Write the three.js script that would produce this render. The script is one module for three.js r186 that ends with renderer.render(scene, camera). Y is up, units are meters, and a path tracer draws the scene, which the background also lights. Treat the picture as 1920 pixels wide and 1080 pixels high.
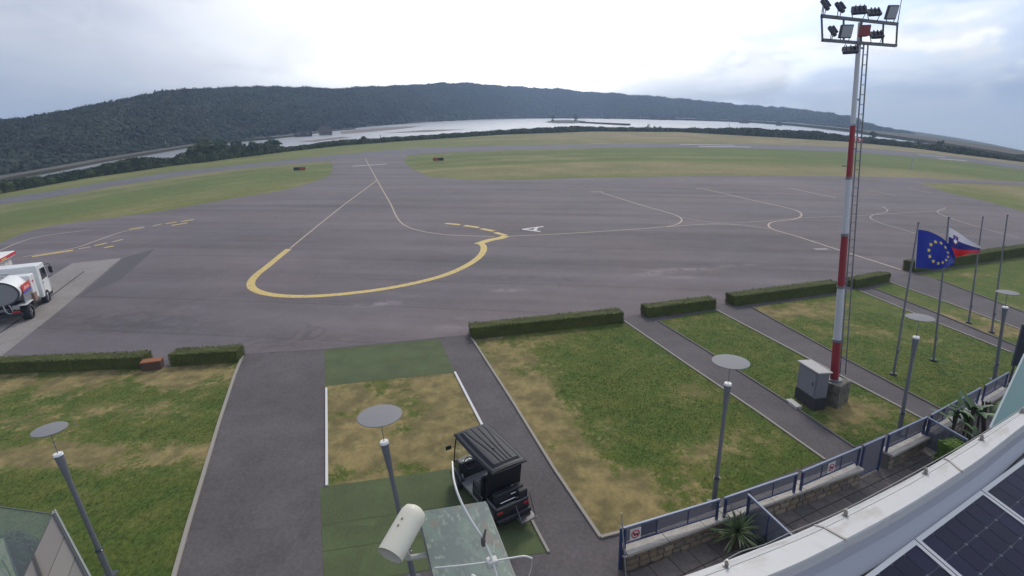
import * as THREE from 'three';
import { mergeGeometries } from 'three/addons/utils/BufferGeometryUtils.js';
import { RoundedBoxGeometry } from 'three/addons/geometries/RoundedBoxGeometry.js';

// ---------------------------------------------------------------- camera, sky, sun, exposure
const R = Math.PI / 180, V = (x, y, z) => new THREE.Vector3(x, y, z);
const scene = new THREE.Scene();
const EYE = 10.5, PITCH = Math.atan(295 / 980);
const camera = new THREE.PerspectiveCamera(2 * Math.atan(540 / 980) / R, 16 / 9, 0.1, 12000);
camera.position.set(0, EYE, 0);
camera.rotation.order = 'YXZ';
camera.rotation.set(-PITCH, 0, -1.6 * R);
camera.updateMatrixWorld(true); camera.updateProjectionMatrix();
const renderer = new THREE.WebGLRenderer();
renderer.toneMapping = THREE.LinearToneMapping;
renderer.toneMappingExposure = 1.0;
renderer.shadowMap.enabled = true;

let seed = 12345;
const rnd = () => { seed = (seed + 0x6D2B79F5) | 0; let t = Math.imul(seed ^ (seed >>> 15), 1 | seed); t = (t + Math.imul(t ^ (t >>> 7), 61 | t)) ^ t; return ((t ^ (t >>> 14)) >>> 0) / 4294967296; };
const rr = (a, b) => a + (b - a) * rnd();
const hash = (i, j) => { let n = Math.imul(i, 374761393) + Math.imul(j, 668265263); n = Math.imul(n ^ (n >>> 13), 1274126177); return ((n ^ (n >>> 16)) >>> 0) / 4294967296; };
const sm = (t) => t * t * (3 - 2 * t), clamp = (v, a = 0, b = 1) => Math.min(b, Math.max(a, v)), mix = (a, b, t) => a + (b - a) * t, step = (a, b, v) => sm(clamp((v - a) / (b - a)));
function noise(x, y) { const i = Math.floor(x), j = Math.floor(y), u = sm(x - i), v = sm(y - j); return mix(mix(hash(i, j), hash(i + 1, j), u), mix(hash(i, j + 1), hash(i + 1, j + 1), u), v); }
function fbm(x, y, n = 4) { let s = 0, a = 0.5, t = 0; for (let k = 0; k < n; k++) { s += a * noise(x, y); t += a; x = x * 2.03 + 17.1; y = y * 2.03 + 9.7; a *= 0.5; } return s / t; }
const mix3 = (a, b, t) => [mix(a[0], b[0], t), mix(a[1], b[1], t), mix(a[2], b[2], t)];

const SUN_AZ = 16 * R, SUN_EL = 46 * R;
function makeSky() {
  const w = 2048, h = 1024, data = new Float32Array(w * h * 4);
  for (let j = 0; j < h; j++) for (let i = 0; i < w; i++) {
    const u = (i + 0.5) / w, v = (j + 0.5) / h, el0 = (v - 0.5) * 180, el = Math.max(el0, -9), th = (u - 0.5) * 2 * Math.PI;
    const cx = Math.cos(th), cz = Math.sin(th);                       // direction x, z
    let az = Math.atan2(cx, -cz) / R;                                 // 0 ahead, + right
    const wrap = (d) => ((d + 540) % 360) - 180;
    // thin veil of cloud, bright round the hidden sun
    const ax = az * 0.055, ey = el * 0.16;
    const glow = Math.exp(-(wrap(az - 4) ** 2) / (2 * 17 ** 2) - ((el - 12) ** 2) / (2 * 26 ** 2));
    const wide = Math.exp(-(wrap(az - 6) ** 2) / (2 * 36 ** 2) - ((el - 20) ** 2) / (2 * 40 ** 2));
    const rightSide = step(4, 36, az) * (1 - step(120, 170, az));
    let c = mix3([0.25, 0.305, 0.46], [0.50, 0.67, 0.96], rightSide);
    const veil = fbm(ax * 1.3 + ey * 0.5 + 3.1, ey * 1.1 - ax * 0.35, 5);
    c = mix3(c, [0.70, 0.74, 0.82], clamp(0.20 + 0.62 * (veil - 0.36) * 1.8) * 0.75);
    c = [c[0] + 0.42 * wide, c[1] + 0.40 * wide, c[2] + 0.34 * wide];
    const milk = 0.75 + 0.5 * fbm(ax * 3 + 2, ey * 2.2 - ax, 4);
    c = [c[0] + 2.1 * glow * milk, c[1] + 2.06 * glow * milk, c[2] + 2.0 * glow * milk];
    // heaps of cloud
    const n = fbm(az * 0.13 + 11, el * 0.30 + 4, 6), heap = step(0.48, mix(0.62, 0.56, rightSide), n) * mix(0.35, 1.1, rightSide);
    const top = fbm(az * 0.13 + 11, (el + 1.2) * 0.30 + 4, 5) < n - 0.02 ? 1 : 0.84;
    const cc = mix3([0.60, 0.64, 0.74], [1.5, 1.5, 1.5], clamp(0.75 * rightSide + glow + wide * 0.4));
    c = mix3(c, [cc[0] * top, cc[1] * top, cc[2] * top], Math.min(0.92, heap * 0.8));
    const dark = step(0.50, 0.66, fbm(az * 0.11 + 31, el * 0.35 + 14, 5)) * (0.14 + 0.46 * rightSide);
    c = mix3(c, [c[0] * 0.60, c[1] * 0.68, c[2] * 0.82], dark);
    const wisp = step(0.50, 0.74, fbm(ax * 2.2 - 7, ey * 3 + ax * 0.6, 5)) * 0.24;
    c = mix3(c, [c[0] * 1.25 + 0.05, c[1] * 1.25 + 0.05, c[2] * 1.22 + 0.05], wisp);
    const low = (1 - step(0, 3.2, el0)) * step(16, 34, Math.abs(az)); c = mix3(c, [1.10, 1.22, 1.38], low);
    if (el0 <= 0) c = [1.10, 1.22, 1.38];
    const k = (j * w + i) * 4; data[k] = c[0]; data[k + 1] = c[1]; data[k + 2] = c[2]; data[k + 3] = 1;
  }
  const t = new THREE.DataTexture(data, w, h, THREE.RGBAFormat, THREE.FloatType);
  t.mapping = THREE.EquirectangularReflectionMapping; t.magFilter = THREE.LinearFilter; t.needsUpdate = true;
  return t;
}
scene.background = scene.environment = makeSky();
const sun = new THREE.DirectionalLight(new THREE.Color(1, 0.92, 0.80), 1.5);
sun.position.set(Math.sin(SUN_AZ) * Math.cos(SUN_EL) * 120, Math.sin(SUN_EL) * 120, -Math.cos(SUN_AZ) * Math.cos(SUN_EL) * 120 - 30);
sun.target.position.set(0, 0, -30); sun.castShadow = true; sun.shadow.radius = 22; sun.shadow.mapSize.set(4096, 4096);
Object.assign(sun.shadow.camera, { left: -90, right: 90, top: 90, bottom: -90, near: 1, far: 300 });
scene.add(sun, sun.target);
scene.fog = new THREE.FogExp2(new THREE.Color(0.55, 0.73, 1.0), 0.00062);

// ---------------------------------------------------------------- pixels to places
const EP = camera.position.clone();
function ray(px, py) { return V(px / 960 - 1, 1 - py / 540, 0.5).unproject(camera).sub(EP).normalize(); }
function land(x, z) { const d = Math.max(-z, 0), D = d + 75, m = Math.min(Math.abs(x / D), 1.6); return 0.0332 * d * d / (d + 30) - D * 0.082 * m ** 3 - 0.023 * clamp(x / D, -1.6, 1.6) * d; }
function G(px, py) {                                                  // where the ray meets the land
  const r = ray(px, py); let lo = 0, t = 1;
  for (; t < 2300; lo = t, t *= 1.015) if (EYE + r.y * t < land(r.x * t, r.z * t)) break;
  for (let k = 0; k < 36; k++) { const m = (lo + t) / 2; if (EYE + r.y * m < land(r.x * m, r.z * m)) t = m; else lo = m; }
  return V(r.x * t, land(r.x * t, r.z * t), r.z * t);
}
const at = (px, py, y) => { const r = ray(px, py), t = (y - EYE) / r.y; return V(r.x * t, y, r.z * t); };
const deep = (px, py, z) => { const r = ray(px, py), t = z / r.z; return V(r.x * t, EYE + r.y * t, z); };        // on the upright plane at z
const far = (px, py, t) => { const r = ray(px, py), s = t / Math.hypot(r.x, r.z); return V(r.x * s, EYE + r.y * s, r.z * s); };

// ---------------------------------------------------------------- helpers
const names = {};
const numbered = (n) => { const k = names[n] = (names[n] ?? -1) + 1; return k ? n + '_' + String(k).padStart(3, '0') : n; };
function tag(o, label, category, group, kind) { o.userData.label = label; if (category) o.userData.category = category; if (group) o.userData.group = group; if (kind) o.userData.kind = kind; return o; }
function thing(name, label, category, p = V(0, 0, 0), turn = 0, group) { const o = new THREE.Group(); o.name = numbered(name); o.position.copy(p); o.rotation.y = turn; scene.add(o); return tag(o, label, category, group); }
function mesh(name, geos, m, parent) {
  const list = Array.isArray(geos) ? geos : [geos];
  const g = list.length === 1 ? list[0] : mergeGeometries(list.map((q) => { const n = q.index ? q.toNonIndexed() : q; for (const k of Object.keys(n.attributes)) if (!['position', 'normal', 'uv'].includes(k)) n.deleteAttribute(k); return n; }));
  const o = new THREE.Mesh(g, m); o.castShadow = o.receiveShadow = true; o.name = parent ? name : numbered(name); (parent ?? scene).add(o); return o;
}
const struct = (o, label) => { o.userData.kind = 'structure'; if (label) o.userData.label = label; return o; };
const box = (w, h, d, x = 0, y = 0, z = 0, ry = 0, rx = 0, rz = 0) => new THREE.BoxGeometry(w, h, d).applyMatrix4(new THREE.Matrix4().makeRotationFromEuler(new THREE.Euler(rx, ry, rz)).setPosition(x, y, z));
const rbox = (w, h, d, r, x = 0, y = 0, z = 0, ry = 0, rx = 0, rz = 0) => new RoundedBoxGeometry(w, h, d, 2, r).applyMatrix4(new THREE.Matrix4().makeRotationFromEuler(new THREE.Euler(rx, ry, rz)).setPosition(x, y, z));
function bar(a, b, r, r2 = r, seg = 10) { const d = b.clone().sub(a), L = d.length(); return new THREE.CylinderGeometry(r2, r, L, seg).translate(0, L / 2, 0).applyQuaternion(new THREE.Quaternion().setFromUnitVectors(V(0, 1, 0), d.normalize())).translate(a.x, a.y, a.z); }
function beam(a, b, w, h) { const d = b.clone().sub(a), L = d.length(), m = new THREE.Matrix4(), x = d.clone().normalize(), up = Math.abs(x.y) > 0.95 ? V(0, 0, 1) : V(0, 1, 0), z = x.clone().cross(up).normalize(), y = z.clone().cross(x); m.makeBasis(x, y, z).setPosition(a.clone().add(b).multiplyScalar(0.5)); return new THREE.BoxGeometry(L, h, w).applyMatrix4(m); }
const tube = (pts, r, n = 24, seg = 8) => new THREE.TubeGeometry(new THREE.CatmullRomCurve3(pts), n, r, seg);
const disc = (r, h, x, y, z, ax = 'y', seg = 24) => { const g = new THREE.CylinderGeometry(r, r, h, seg); if (ax === 'z') g.rotateX(Math.PI / 2); if (ax === 'x') g.rotateZ(Math.PI / 2); return g.translate(x, y, z); };
const rgb = (r, g, b) => new THREE.Color().setRGB(r, g, b);
const M = (r, g, b, rough = 0.7, metal = 0, extra = {}) => new THREE.MeshStandardMaterial({ color: rgb(r, g, b), roughness: rough, metalness: metal, side: THREE.DoubleSide, ...extra });
const s8 = (v) => Math.round(255 * clamp(v <= 0.0031308 ? v * 12.92 : 1.055 * v ** (1 / 2.4) - 0.055));
function tex(w, h, fn, srgb = true) {
  const d = new Uint8Array(w * h * 4);
  for (let j = 0; j < h; j++) for (let i = 0; i < w; i++) { const c = fn((i + 0.5) / w, (j + 0.5) / h), k = (j * w + i) * 4; for (let q = 0; q < 3; q++) d[k + q] = srgb ? s8(c[q]) : Math.round(255 * clamp(c[q])); d[k + 3] = 255; }
  const t = new THREE.DataTexture(d, w, h); t.magFilter = THREE.LinearFilter; t.minFilter = THREE.LinearMipmapLinearFilter; t.generateMipmaps = true; t.wrapS = t.wrapT = THREE.RepeatWrapping; if (srgb) t.colorSpace = THREE.SRGBColorSpace; t.needsUpdate = true; return t;
}
const inPoly = (p, x, z) => { let c = false; for (let i = 0, j = p.length - 1; i < p.length; j = i++) { const a = p[i], b = p[j]; if ((a.y > z) !== (b.y > z) && x < ((b.x - a.x) * (z - a.y)) / (b.y - a.y) + a.x) c = !c; } return c; };
const P2 = (list) => list.map(([a, b]) => { const g = G(a, b); return new THREE.Vector2(g.x, g.z); });     // pixels -> ground outline
// a sheet that follows the land, "layer" steps above it
const lift = (layer, x, z) => layer * (0.003 + 4e-7 * (x * x + z * z));
function drape(poly, layer, box4) {
  const tri = THREE.ShapeUtils.triangulateShape(poly, []).map((t) => t.map((k) => [poly[k].x, poly[k].y]));
  const pos = [], uv = [], nor = [];
  const len = (a, b) => Math.hypot(a[0] - b[0], a[1] - b[1]);
  const put = (p) => { const e = 0.3; pos.push(p[0], land(p[0], p[1]) + lift(layer, p[0], p[1]), p[1]); const dx = (land(p[0] + e, p[1]) - land(p[0] - e, p[1])) / (2 * e), dz = (land(p[0], p[1] + e) - land(p[0], p[1] - e)) / (2 * e), l = Math.hypot(dx, 1, dz); nor.push(-dx / l, 1 / l, -dz / l); if (box4) uv.push((p[0] - box4[0]) / (box4[2] - box4[0]), (p[1] - box4[1]) / (box4[3] - box4[1])); else uv.push(p[0], p[1]); };
  while (tri.length) {
    const t = tri.pop(), L = [len(t[0], t[1]), len(t[1], t[2]), len(t[2], t[0])], k = L.indexOf(Math.max(...L)), a = t[k], b = t[(k + 1) % 3], c = t[(k + 2) % 3], mid = [(a[0] + b[0]) / 2, (a[1] + b[1]) / 2];
    if (L[k] > 0.8 + 0.035 * Math.hypot(mid[0], mid[1])) { tri.push([a, mid, c], [mid, b, c]); continue; }
    const ccw = (b[0] - a[0]) * (c[1] - a[1]) - (b[1] - a[1]) * (c[0] - a[0]) < 0; put(a); if (ccw) { put(b); put(c); } else { put(c); put(b); }
  }
  const g = new THREE.BufferGeometry(); g.setAttribute('position', new THREE.Float32BufferAttribute(pos, 3)); g.setAttribute('normal', new THREE.Float32BufferAttribute(nor, 3)); g.setAttribute('uv', new THREE.Float32BufferAttribute(uv, 2)); return g;
}
const sheet = (name, poly, layer, m, box4) => struct(mesh(name, drape(poly, layer, box4), m));
// a painted line or strip of even width along ground points
function stripe(pts, w, layer) {
  const L = pts.map((p) => new THREE.Vector2(p.x, p.z ?? p.y)), a = [], b = [];
  for (let i = 0; i < L.length; i++) { const p = L[Math.max(0, i - 1)], q = L[Math.min(L.length - 1, i + 1)], d = q.clone().sub(p).normalize(), n = new THREE.Vector2(-d.y, d.x).multiplyScalar(w / 2); a.push(L[i].clone().add(n)); b.push(L[i].clone().sub(n)); }
  const parts = []; for (let i = 0; i + 1 < L.length; i++) parts.push(drape([a[i], a[i + 1], b[i + 1], b[i]], layer));
  return parts.length > 1 ? mergeGeometries(parts) : parts[0];
}
const smooth = (list, n = 8) => new THREE.CatmullRomCurve3(list.map(([a, b]) => G(a, b)), false, 'centripetal').getPoints(list.length * n);
// a raised strip (kerb) along ground points
function kerb(pts, w, h, y0 = -0.05) { const out = []; for (let i = 0; i + 1 < pts.length; i++) { const a = pts[i], b = pts[i + 1], n = Math.max(1, Math.ceil(a.distanceTo(b) / 1.2)); for (let k = 0; k < n; k++) { const p = a.clone().lerp(b, k / n), q = a.clone().lerp(b, (k + 1) / n); p.y = land(p.x, p.z) + (h + y0) / 2; q.y = land(q.x, q.z) + (h + y0) / 2; out.push(beam(p, q, w, h - y0)); } } return out; }

// ---------------------------------------------------------------- surfaces
// where the photograph shows withered patches: pixel, half-size along x and z in metres, strength
const dryList = [[930, 690, 1.3, 3, .95], [960, 740, 1.0, 2.2, .8], [1020, 790, .9, 1.6, .7], [1060, 850, .8, 1.5, 1], [1110, 910, .9, 1.3, 1], [1150, 960, 1.2, 1.2, 1], [1200, 940, 1, .8, .7], [1000, 640, 2.2, .7, .6], [1090, 620, 1.8, .6, .4],
  [1330, 850, .8, .5, .5], [1400, 830, 1.0, .6, .5], [1300, 740, 1, .7, .35], [1250, 860, .8, .6, .4], [1280, 910, .7, .4, .5], [1180, 820, .6, 1, .3], [200, 855, 5, .55, .75], [380, 850, 1.6, .5, .6], [60, 850, 2, .5, .5], [150, 712, 6, .8, .75], [330, 708, 2.5, .9, .8], [400, 690, 1.5, .6, .5], [290, 765, 1.8, .5, .45], [90, 775, 3, .7, .35], [40, 720, 3, .9, .6], [60, 860, 4, .4, .3], [30, 800, 3, .7, .35],
  [740, 745, 3.2, 3.4, .6], [650, 800, 1.2, 2, .9], [700, 850, 1.6, .9, .95], [800, 850, 2, .8, .9], [860, 760, 1, 1.6, .95], [830, 720, 1.2, .6, .9], [640, 750, .6, 1, .8], [760, 900, 2, .4, .5], [700, 735, 1.4, .7, -.55], [790, 765, .9, .5, -.4], [780, 870, 1.5, .35, -.3], [650, 890, 1, .3, -.4],
  [1430, 585, 2, .8, .7], [1520, 570, 3, .7, .6], [1480, 590, 2, .6, .4], [1600, 620, 2, 1.2, .3], [1270, 605, 1.2, .8, .5], [1320, 660, .6, .5, .35], [1580, 770, 1.0, .8, .8], [1640, 780, .9, .7, .7], [1560, 800, .7, .5, .5], [1700, 760, .6, .4, .4], [1780, 590, 1.6, .7, .7], [1850, 610, 1.6, .9, .7], [1880, 620, 1, .6, .8], [1700, 560, 1, .6, .3], [1770, 640, .8, .4, .4], [1790, 515, 2, .6, .6], [1880, 575, 1.5, .5, .5], [1650, 625, 1, .6, .3]]
  .map(([a, b, sx, sz, k]) => { const g = G(a, b); return [g.x, g.z, sx * 1.25, sz * 1.25, k]; });
function dryness(x, z) {
  let d = 0; for (const [cx, cz, sx, sz, k] of dryList) { const q = ((x - cx) / sx) ** 2 + ((z - cz) / sz) ** 2; if (q < 6) d += k * Math.exp(-q * 0.8); }
  const n = fbm(x * 0.9 + 40, z * 0.9 + 70, 5), n2 = fbm(x * 3.3 + 4, z * 3.3 + 7, 3);
  return clamp(d * 0.66 * (0.15 + 1.7 * n) + 0.50 * (n - 0.50) + 0.50 * (n2 - 0.5) + 0.06);
}
const LB = [-34, -36, 38, -4];
const GREEN = [0.058, 0.094, 0.009], OLIVE = [0.108, 0.116, 0.018], STRAW = [0.300, 0.220, 0.092], SOIL = [0.140, 0.102, 0.046];
function lawnColour(x, z) {
  const d = dryness(x, z), n = fbm(x * 9, z * 9, 2), s = fbm(x * 1.7 + 90, z * 1.7, 3);
  let c = mix3(GREEN, OLIVE, clamp(s * 1.5 - 0.45 + d * 0.5)); c = mix3(c, mix3(STRAW, SOIL, clamp(0.5 + 1.1 * (n - 0.5) + 2.2 * (fbm(x * 2.4 + 7, z * 2.4 + 2, 4) - 0.5))), step(0.28, 0.78, d + 0.65 * (fbm(x * 5.5 + 3, z * 5.5, 3) - 0.5) + 0.5 * (noise(x * 16, z * 16) - 0.5)) * 0.8);
  const k = 0.62 + 0.5 * n + 0.3 * noise(x * 22, z * 22); return [c[0] * k, c[1] * k, c[2] * k];
}
const lawnTex = tex(2048, 1024, (u, v) => lawnColour(mix(LB[0], LB[2], u), mix(LB[1], LB[3], v)));
const lawnMat = new THREE.MeshStandardMaterial({ map: lawnTex, roughness: 1, side: THREE.DoubleSide });

const AB = [-70, -104, 110, -16];
const stains = [[690, 572, 1.2, .3, .25], [725, 568, 1.0, .35, .3], [765, 556, .6, .2, .2], [950, 545, .9, .3, .35], [842, 616, .5, .35, .3], [865, 597, .3, .2, .2], [1250, 508, 1.6, .4, .35], [1300, 505, 1.2, .35, .3], [1215, 515, 1.0, .4, .3], [1280, 520, 1, .2, .25], [1365, 500, .9, .3, .25], [1405, 497, .5, .2, .2], [1100, 470, 1.5, .5, -.12], [900, 380, 5, 1, -.1], [560, 640, 3, .8, -.12], [250, 600, 5, 2, -.12], [1000, 520, 4, .6, -.08]].map(([a, b, sx, sz, k]) => { const g = G(a, b); return [g.x, g.z, sx * 1.2, sz * 1.2, k]; });
function asphalt(x, z) {
  const streak = fbm(x * 0.05 + z * 0.02 + 5, z * 0.55 - x * 0.10, 4), patch = fbm(x * 0.07 + 60, z * 0.07 + 8, 3), fine = noise(x * 7, z * 7) * 0.5 + noise(x * 17, z * 17) * 0.5, mid = fbm(x * 0.9, z * 0.9, 3);
  let k = 0.80 + 0.62 * (streak - 0.5) + 0.34 * (patch - 0.5) + 0.20 * (mid - 0.5) + 0.20 * (fine - 0.5) + 0.12;
  for (const [cx, cz, sx, sz, q] of stains) { const e = ((x - cx) / sx) ** 2 + ((z - cz) / sz) ** 2; if (e < 5) k += q * 2.0 * Math.exp(-e) * clamp(fbm(x * 2.3, z * 2.3 + 9, 3) * 2.6 - 0.6); }
  const joint = Math.abs(((z * 0.985 - x * 0.17 + 400) % 5.2) - 2.6); if (joint < 0.09) k *= 0.80;                    // seams between the paving lanes
  const crack = Math.abs(fbm(x * 0.16 + 7, z * 0.16, 3) - 0.5); if (crack < 0.0025 && mid > 0.45) k *= 0.8;
  const warm = fbm(x * 0.11 + 20, z * 0.2 + 3, 2) - 0.5;
  return [0.134 * k * (1 + 0.10 * warm), 0.110 * k, 0.116 * k * (1 - 0.06 * warm)];
}
const apronMat = new THREE.MeshStandardMaterial({ map: tex(2048, 1024, (u, v) => asphalt(mix(AB[0], AB[2], u), mix(AB[1], AB[3], v))), roughness: 0.86, side: THREE.DoubleSide });
const grain = (w, r, g, b, amp, f = 40) => tex(w, w, (u, v) => { const k = 1 + amp * (noise(u * f, v * f) * 0.5 + noise(u * f * 2.7, v * f * 2.7) * 0.5 - 0.5) + amp * 0.8 * (fbm(u * 6, v * 6, 3) - 0.5); return [r * k, g * k, b * k]; });
const pathTex = grain(512, 0.092, 0.079, 0.080, 0.55, 90); pathTex.repeat.set(1 / 6, 1 / 6);
const pathMat = new THREE.MeshStandardMaterial({ map: pathTex, roughness: 0.88, side: THREE.DoubleSide });
const padTex = grain(512, 0.24, 0.215, 0.20, 0.35, 60); padTex.repeat.set(1 / 9, 1 / 9);
const padMat = new THREE.MeshStandardMaterial({ map: padTex, roughness: 0.9, side: THREE.DoubleSide });
const darkPatchMat = M(0.085, 0.078, 0.082, 0.9);
const turfTex = tex(512, 512, (u, v) => { const n = noise(u * 190, v * 190), q = fbm(u * 5, v * 5, 3), k = 0.75 + 0.35 * n + 0.4 * (q - 0.5); return [0.082 * k, 0.106 * k, 0.042 * k]; }); turfTex.repeat.set(0.25, 0.25);
const turfMat = new THREE.MeshStandardMaterial({ map: turfTex, roughness: 0.95, side: THREE.DoubleSide });
const paint = (r, g, b, f = 3) => { const t = tex(256, 256, (u, v) => { const n = fbm(u * 24, v * 24, 4), k = 0.82 + 0.3 * noise(u * 60, v * 60), w = step(0.60, 0.74, n) * 0.6; return mix3([r * k, g * k, b * k], [0.15, 0.135, 0.135], w); }); t.repeat.set(1 / f, 1 / f); return new THREE.MeshStandardMaterial({ map: t, roughness: 0.75, side: THREE.DoubleSide }); };
const yellowPaint = paint(0.60, 0.435, 0.135), palePaint = paint(0.42, 0.33, 0.25), whitePaint = paint(0.62, 0.58, 0.56), faintPaint = paint(0.30, 0.265, 0.235);

// ---------------------------------------------------------------- the land
const runwayLow = [[-160, 425], [0, 384], [100, 369.5], [210, 350], [320, 332.5], [483, 313], [633, 301], [757, 292], [820, 287], [940, 282], [1073, 278.5], [1273, 276.5], [1447, 280], [1613, 287], [1780, 300], [1913, 317], [2080, 352]];
const runwayTop = [[-160, 412], [0, 373], [100, 358], [210, 340], [320, 323.5], [483, 306], [633, 290], [773, 278], [940, 273], [1107, 270.5], [1273, 269], [1447, 271.5], [1613, 278], [1747, 289], [1913, 309], [2080, 340]];
const rl = runwayLow.map(([a, b]) => G(a, b));
function pastRunway(x, z) { const az = Math.atan2(x, -z); for (let i = 0; i + 1 < rl.length; i++) { const a0 = Math.atan2(rl[i].x, -rl[i].z), a1 = Math.atan2(rl[i + 1].x, -rl[i + 1].z); if (az >= a0 && az <= a1) { const t = (az - a0) / (a1 - a0); return Math.hypot(x, z) / mix(Math.hypot(rl[i].x, rl[i].z), Math.hypot(rl[i + 1].x, rl[i + 1].z), t); } } return 1; }
const FB = [-260, -330, 300, -10];
function field(x, z) {
  const s = pastRunway(x, z), band = fbm(s * 26 + fbm(x * 0.02, z * 0.02, 2) * 1.5, x * 0.013, 4), n = fbm(x * 0.12, z * 0.12, 4), f = noise(x * 2.2, z * 2.2);
  let c = mix3([0.108, 0.138, 0.020], [0.170, 0.165, 0.038], clamp(band * 1.7 - 0.35)); 
  const straw = clamp((band - 0.50) * 3.2 + (n - 0.5) * 1.6) * (s > 1.02 ? 0.85 * step(-60, 40, x) + 0.2 : 0.55);
  const wav = 0.05 * (fbm(x * 0.03, z * 0.03 + 5, 3) - 0.5), mown = step(0.55, 0.60, s + wav) * (1 - step(0.66, 0.74, s + wav)) * step(-25, 5, x) * 0.55 + (1 - step(0.47, 0.52, s + wav)) * 0 + step(1.10, 1.22, s + wav) * step(-30, 60, x) * 0.7;
  if (s > 0.74 && s < 1.0) c = mix3(c, [0.086, 0.126, 0.018], 0.6); c = mix3(c, [0.27, 0.205, 0.105], clamp(Math.max(straw, mown * (0.5 + n)))); const k = 0.8 + 0.3 * f + 0.3 * (n - 0.5); return [c[0] * k, c[1] * k, c[2] * k];
}
const fieldMat = new THREE.MeshStandardMaterial({ map: tex(2048, 1280, (u, v) => field(mix(FB[0], FB[2], u), mix(FB[1], FB[3], v))), roughness: 1, side: THREE.DoubleSide });
const V2 = (x, z) => new THREE.Vector2(x, z);
sheet('ground', [V2(-120, 70), V2(120, 70), V2(2350, -2000), V2(-2350, -2000)], 0, M(0.060, 0.070, 0.038, 1));
sheet('airfield_grass', P2([[-150, 480], [-150, 372], [0, 361], [160, 332], [320, 309], [480, 289], [640, 271], [773, 262], [940, 251], [1107, 245.5], [1273, 246.5], [1447, 256], [1580, 264.5], [1713, 276.5], [1813, 289.5], [1919, 303.5], [2060, 330], [2060, 470], [1400, 420], [900, 400], [400, 440]]), 1, fieldMat, FB);
const runway = sheet('runway', P2([...runwayLow, ...runwayTop.slice().reverse()]), 2, (() => { const t = grain(512, 0.118, 0.108, 0.118, 0.4, 50); t.repeat.set(1 / 20, 1 / 20); return new THREE.MeshStandardMaterial({ map: t, roughness: 0.9, side: THREE.DoubleSide }); })());
const apronFront = [[-220, 715], [0, 690], [270, 678], [455, 664], [610, 655], [835, 632], [880, 628], [1170, 597], [1215, 588], [1345, 572], [1410, 563], [1600, 532], [1640, 527], [1670, 521], [1760, 505], [1920, 475], [2100, 440]];
sheet('apron', P2([...apronFront, [2100, 436], [1913, 395], [1847, 377], [1780, 362], [1722, 343], [1800, 343.5], [1930, 349], [1930, 342], [1780, 336.5], [1700, 333], [1600, 331], [1440, 330], [1273, 330.5], [1140, 333], [973, 337], [873, 337], [807, 332], [773, 317], [757, 303], [765, 290], [633, 299], [622, 307], [625, 316], [617, 330], [583, 343], [533, 357], [433, 373], [300, 397], [200, 410], [100, 423], [43, 437], [0, 456], [-60, 482], [-220, 560]]), 3, apronMat, AB);
sheet('pavement', [...P2([...apronFront.map(([a, b]) => [a, b - 3])]), V2(60, -8), V2(40, 6), V2(-30, 6)], 1, pathMat);
sheet('concrete_pad', P2([[228, 484], [135, 494], [97, 518], [20, 566], [-80, 625], [-130, 690], [-130, 780], [0, 670], [100, 592]]), 4, padMat);
sheet('asphalt_patch', P2([[230, 484.5], [292, 466], [223, 527], [150, 556]]), 4, darkPatchMat);
tag(struct(mesh('pad_joint', stripe([[0, 625], [60, 583], [110, 545], [158, 509]].map(([a, b]) => G(a, b)), 0.12, 5), M(0.05, 0.045, 0.045, 0.9))), 'dark joint running along the pale concrete pad');

// painted markings
const mark = (name, list, w, m, curved = true, layer = 4.5) => struct(mesh(name, stripe(curved ? smooth(list) : list.map(([a, b]) => G(a, b)), w, layer), m));
mark('stand_line', [[541.5, 467], [524, 481], [501, 500], [482, 515], [471, 529], [474, 541], [493, 549.5], [524, 554.5], [571, 556], [627, 553], [706, 544], [768, 533], [831, 517], [877, 497], [902, 478], [907, 463], [900, 455]], 0.55, yellowPaint);
mark('stand_line', [[895, 458], [918, 450.5], [940, 446], [948, 443]], 0.8, yellowPaint);
for (const [a, b, c, d] of [[835, 419, 863, 421.5], [871, 423, 898, 427], [902, 429, 926, 433.5], [928, 436, 949, 442]]) mark('marking_dash', [[a, b], [c, d]], 0.55, yellowPaint, false);
mark('taxi_line', [[685, 298], [695, 316], [707, 338], [730, 378], [758, 422], [790, 433.5], [840, 440.5], [927, 444]], 0.17, palePaint);
mark('taxi_line', [[707, 338], [640, 388], [590, 428], [545, 465]], 0.17, palePaint, false);
mark('taxi_line', [[950, 443.5], [1073, 437.5], [1227, 427], [1262, 423], [1278, 414], [1270, 405], [1203, 385], [1127, 361]], 0.17, palePaint);
mark('taxi_line', [[1107, 360], [1130, 360]], 0.5, faintPaint, false);
mark('taxi_line', [[1305, 353.5], [1323, 355]], 0.45, faintPaint, false);
mark('taxi_line', [[1323, 355], [1417, 377], [1467, 388], [1493, 395], [1503, 403], [1490, 411], [1447, 417], [1441, 423], [1449, 430], [1493, 443], [1567, 467], [1690, 506]], 0.19, palePaint);
mark('taxi_line', [[1280, 408], [1317, 414.5], [1363, 418], [1413, 416], [1507, 408.5], [1600, 405], [1773, 395]], 0.15, faintPaint);
mark('taxi_line', [[1250, 426], [1300, 422], [1347, 420], [1380, 421.5], [1443, 429]], 0.15, palePaint);
mark('taxi_line', [[1480, 353], [1567, 371]], 0.19, palePaint, false);
mark('taxi_line', [[1630, 357], [1680, 367]], 0.19, faintPaint, false);
mark('taxi_line', [[1698, 352], [1747, 362]], 0.19, faintPaint, false);
mark('taxi_line', [[1655, 387], [1664, 396], [1636, 404], [1632, 409], [1647, 417], [1697, 432], [1780, 456]], 0.15, faintPaint);
mark('taxi_line', [[1773, 390], [1758, 398], [1790, 412], [1860, 433], [1912, 446]], 0.15, faintPaint);
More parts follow.
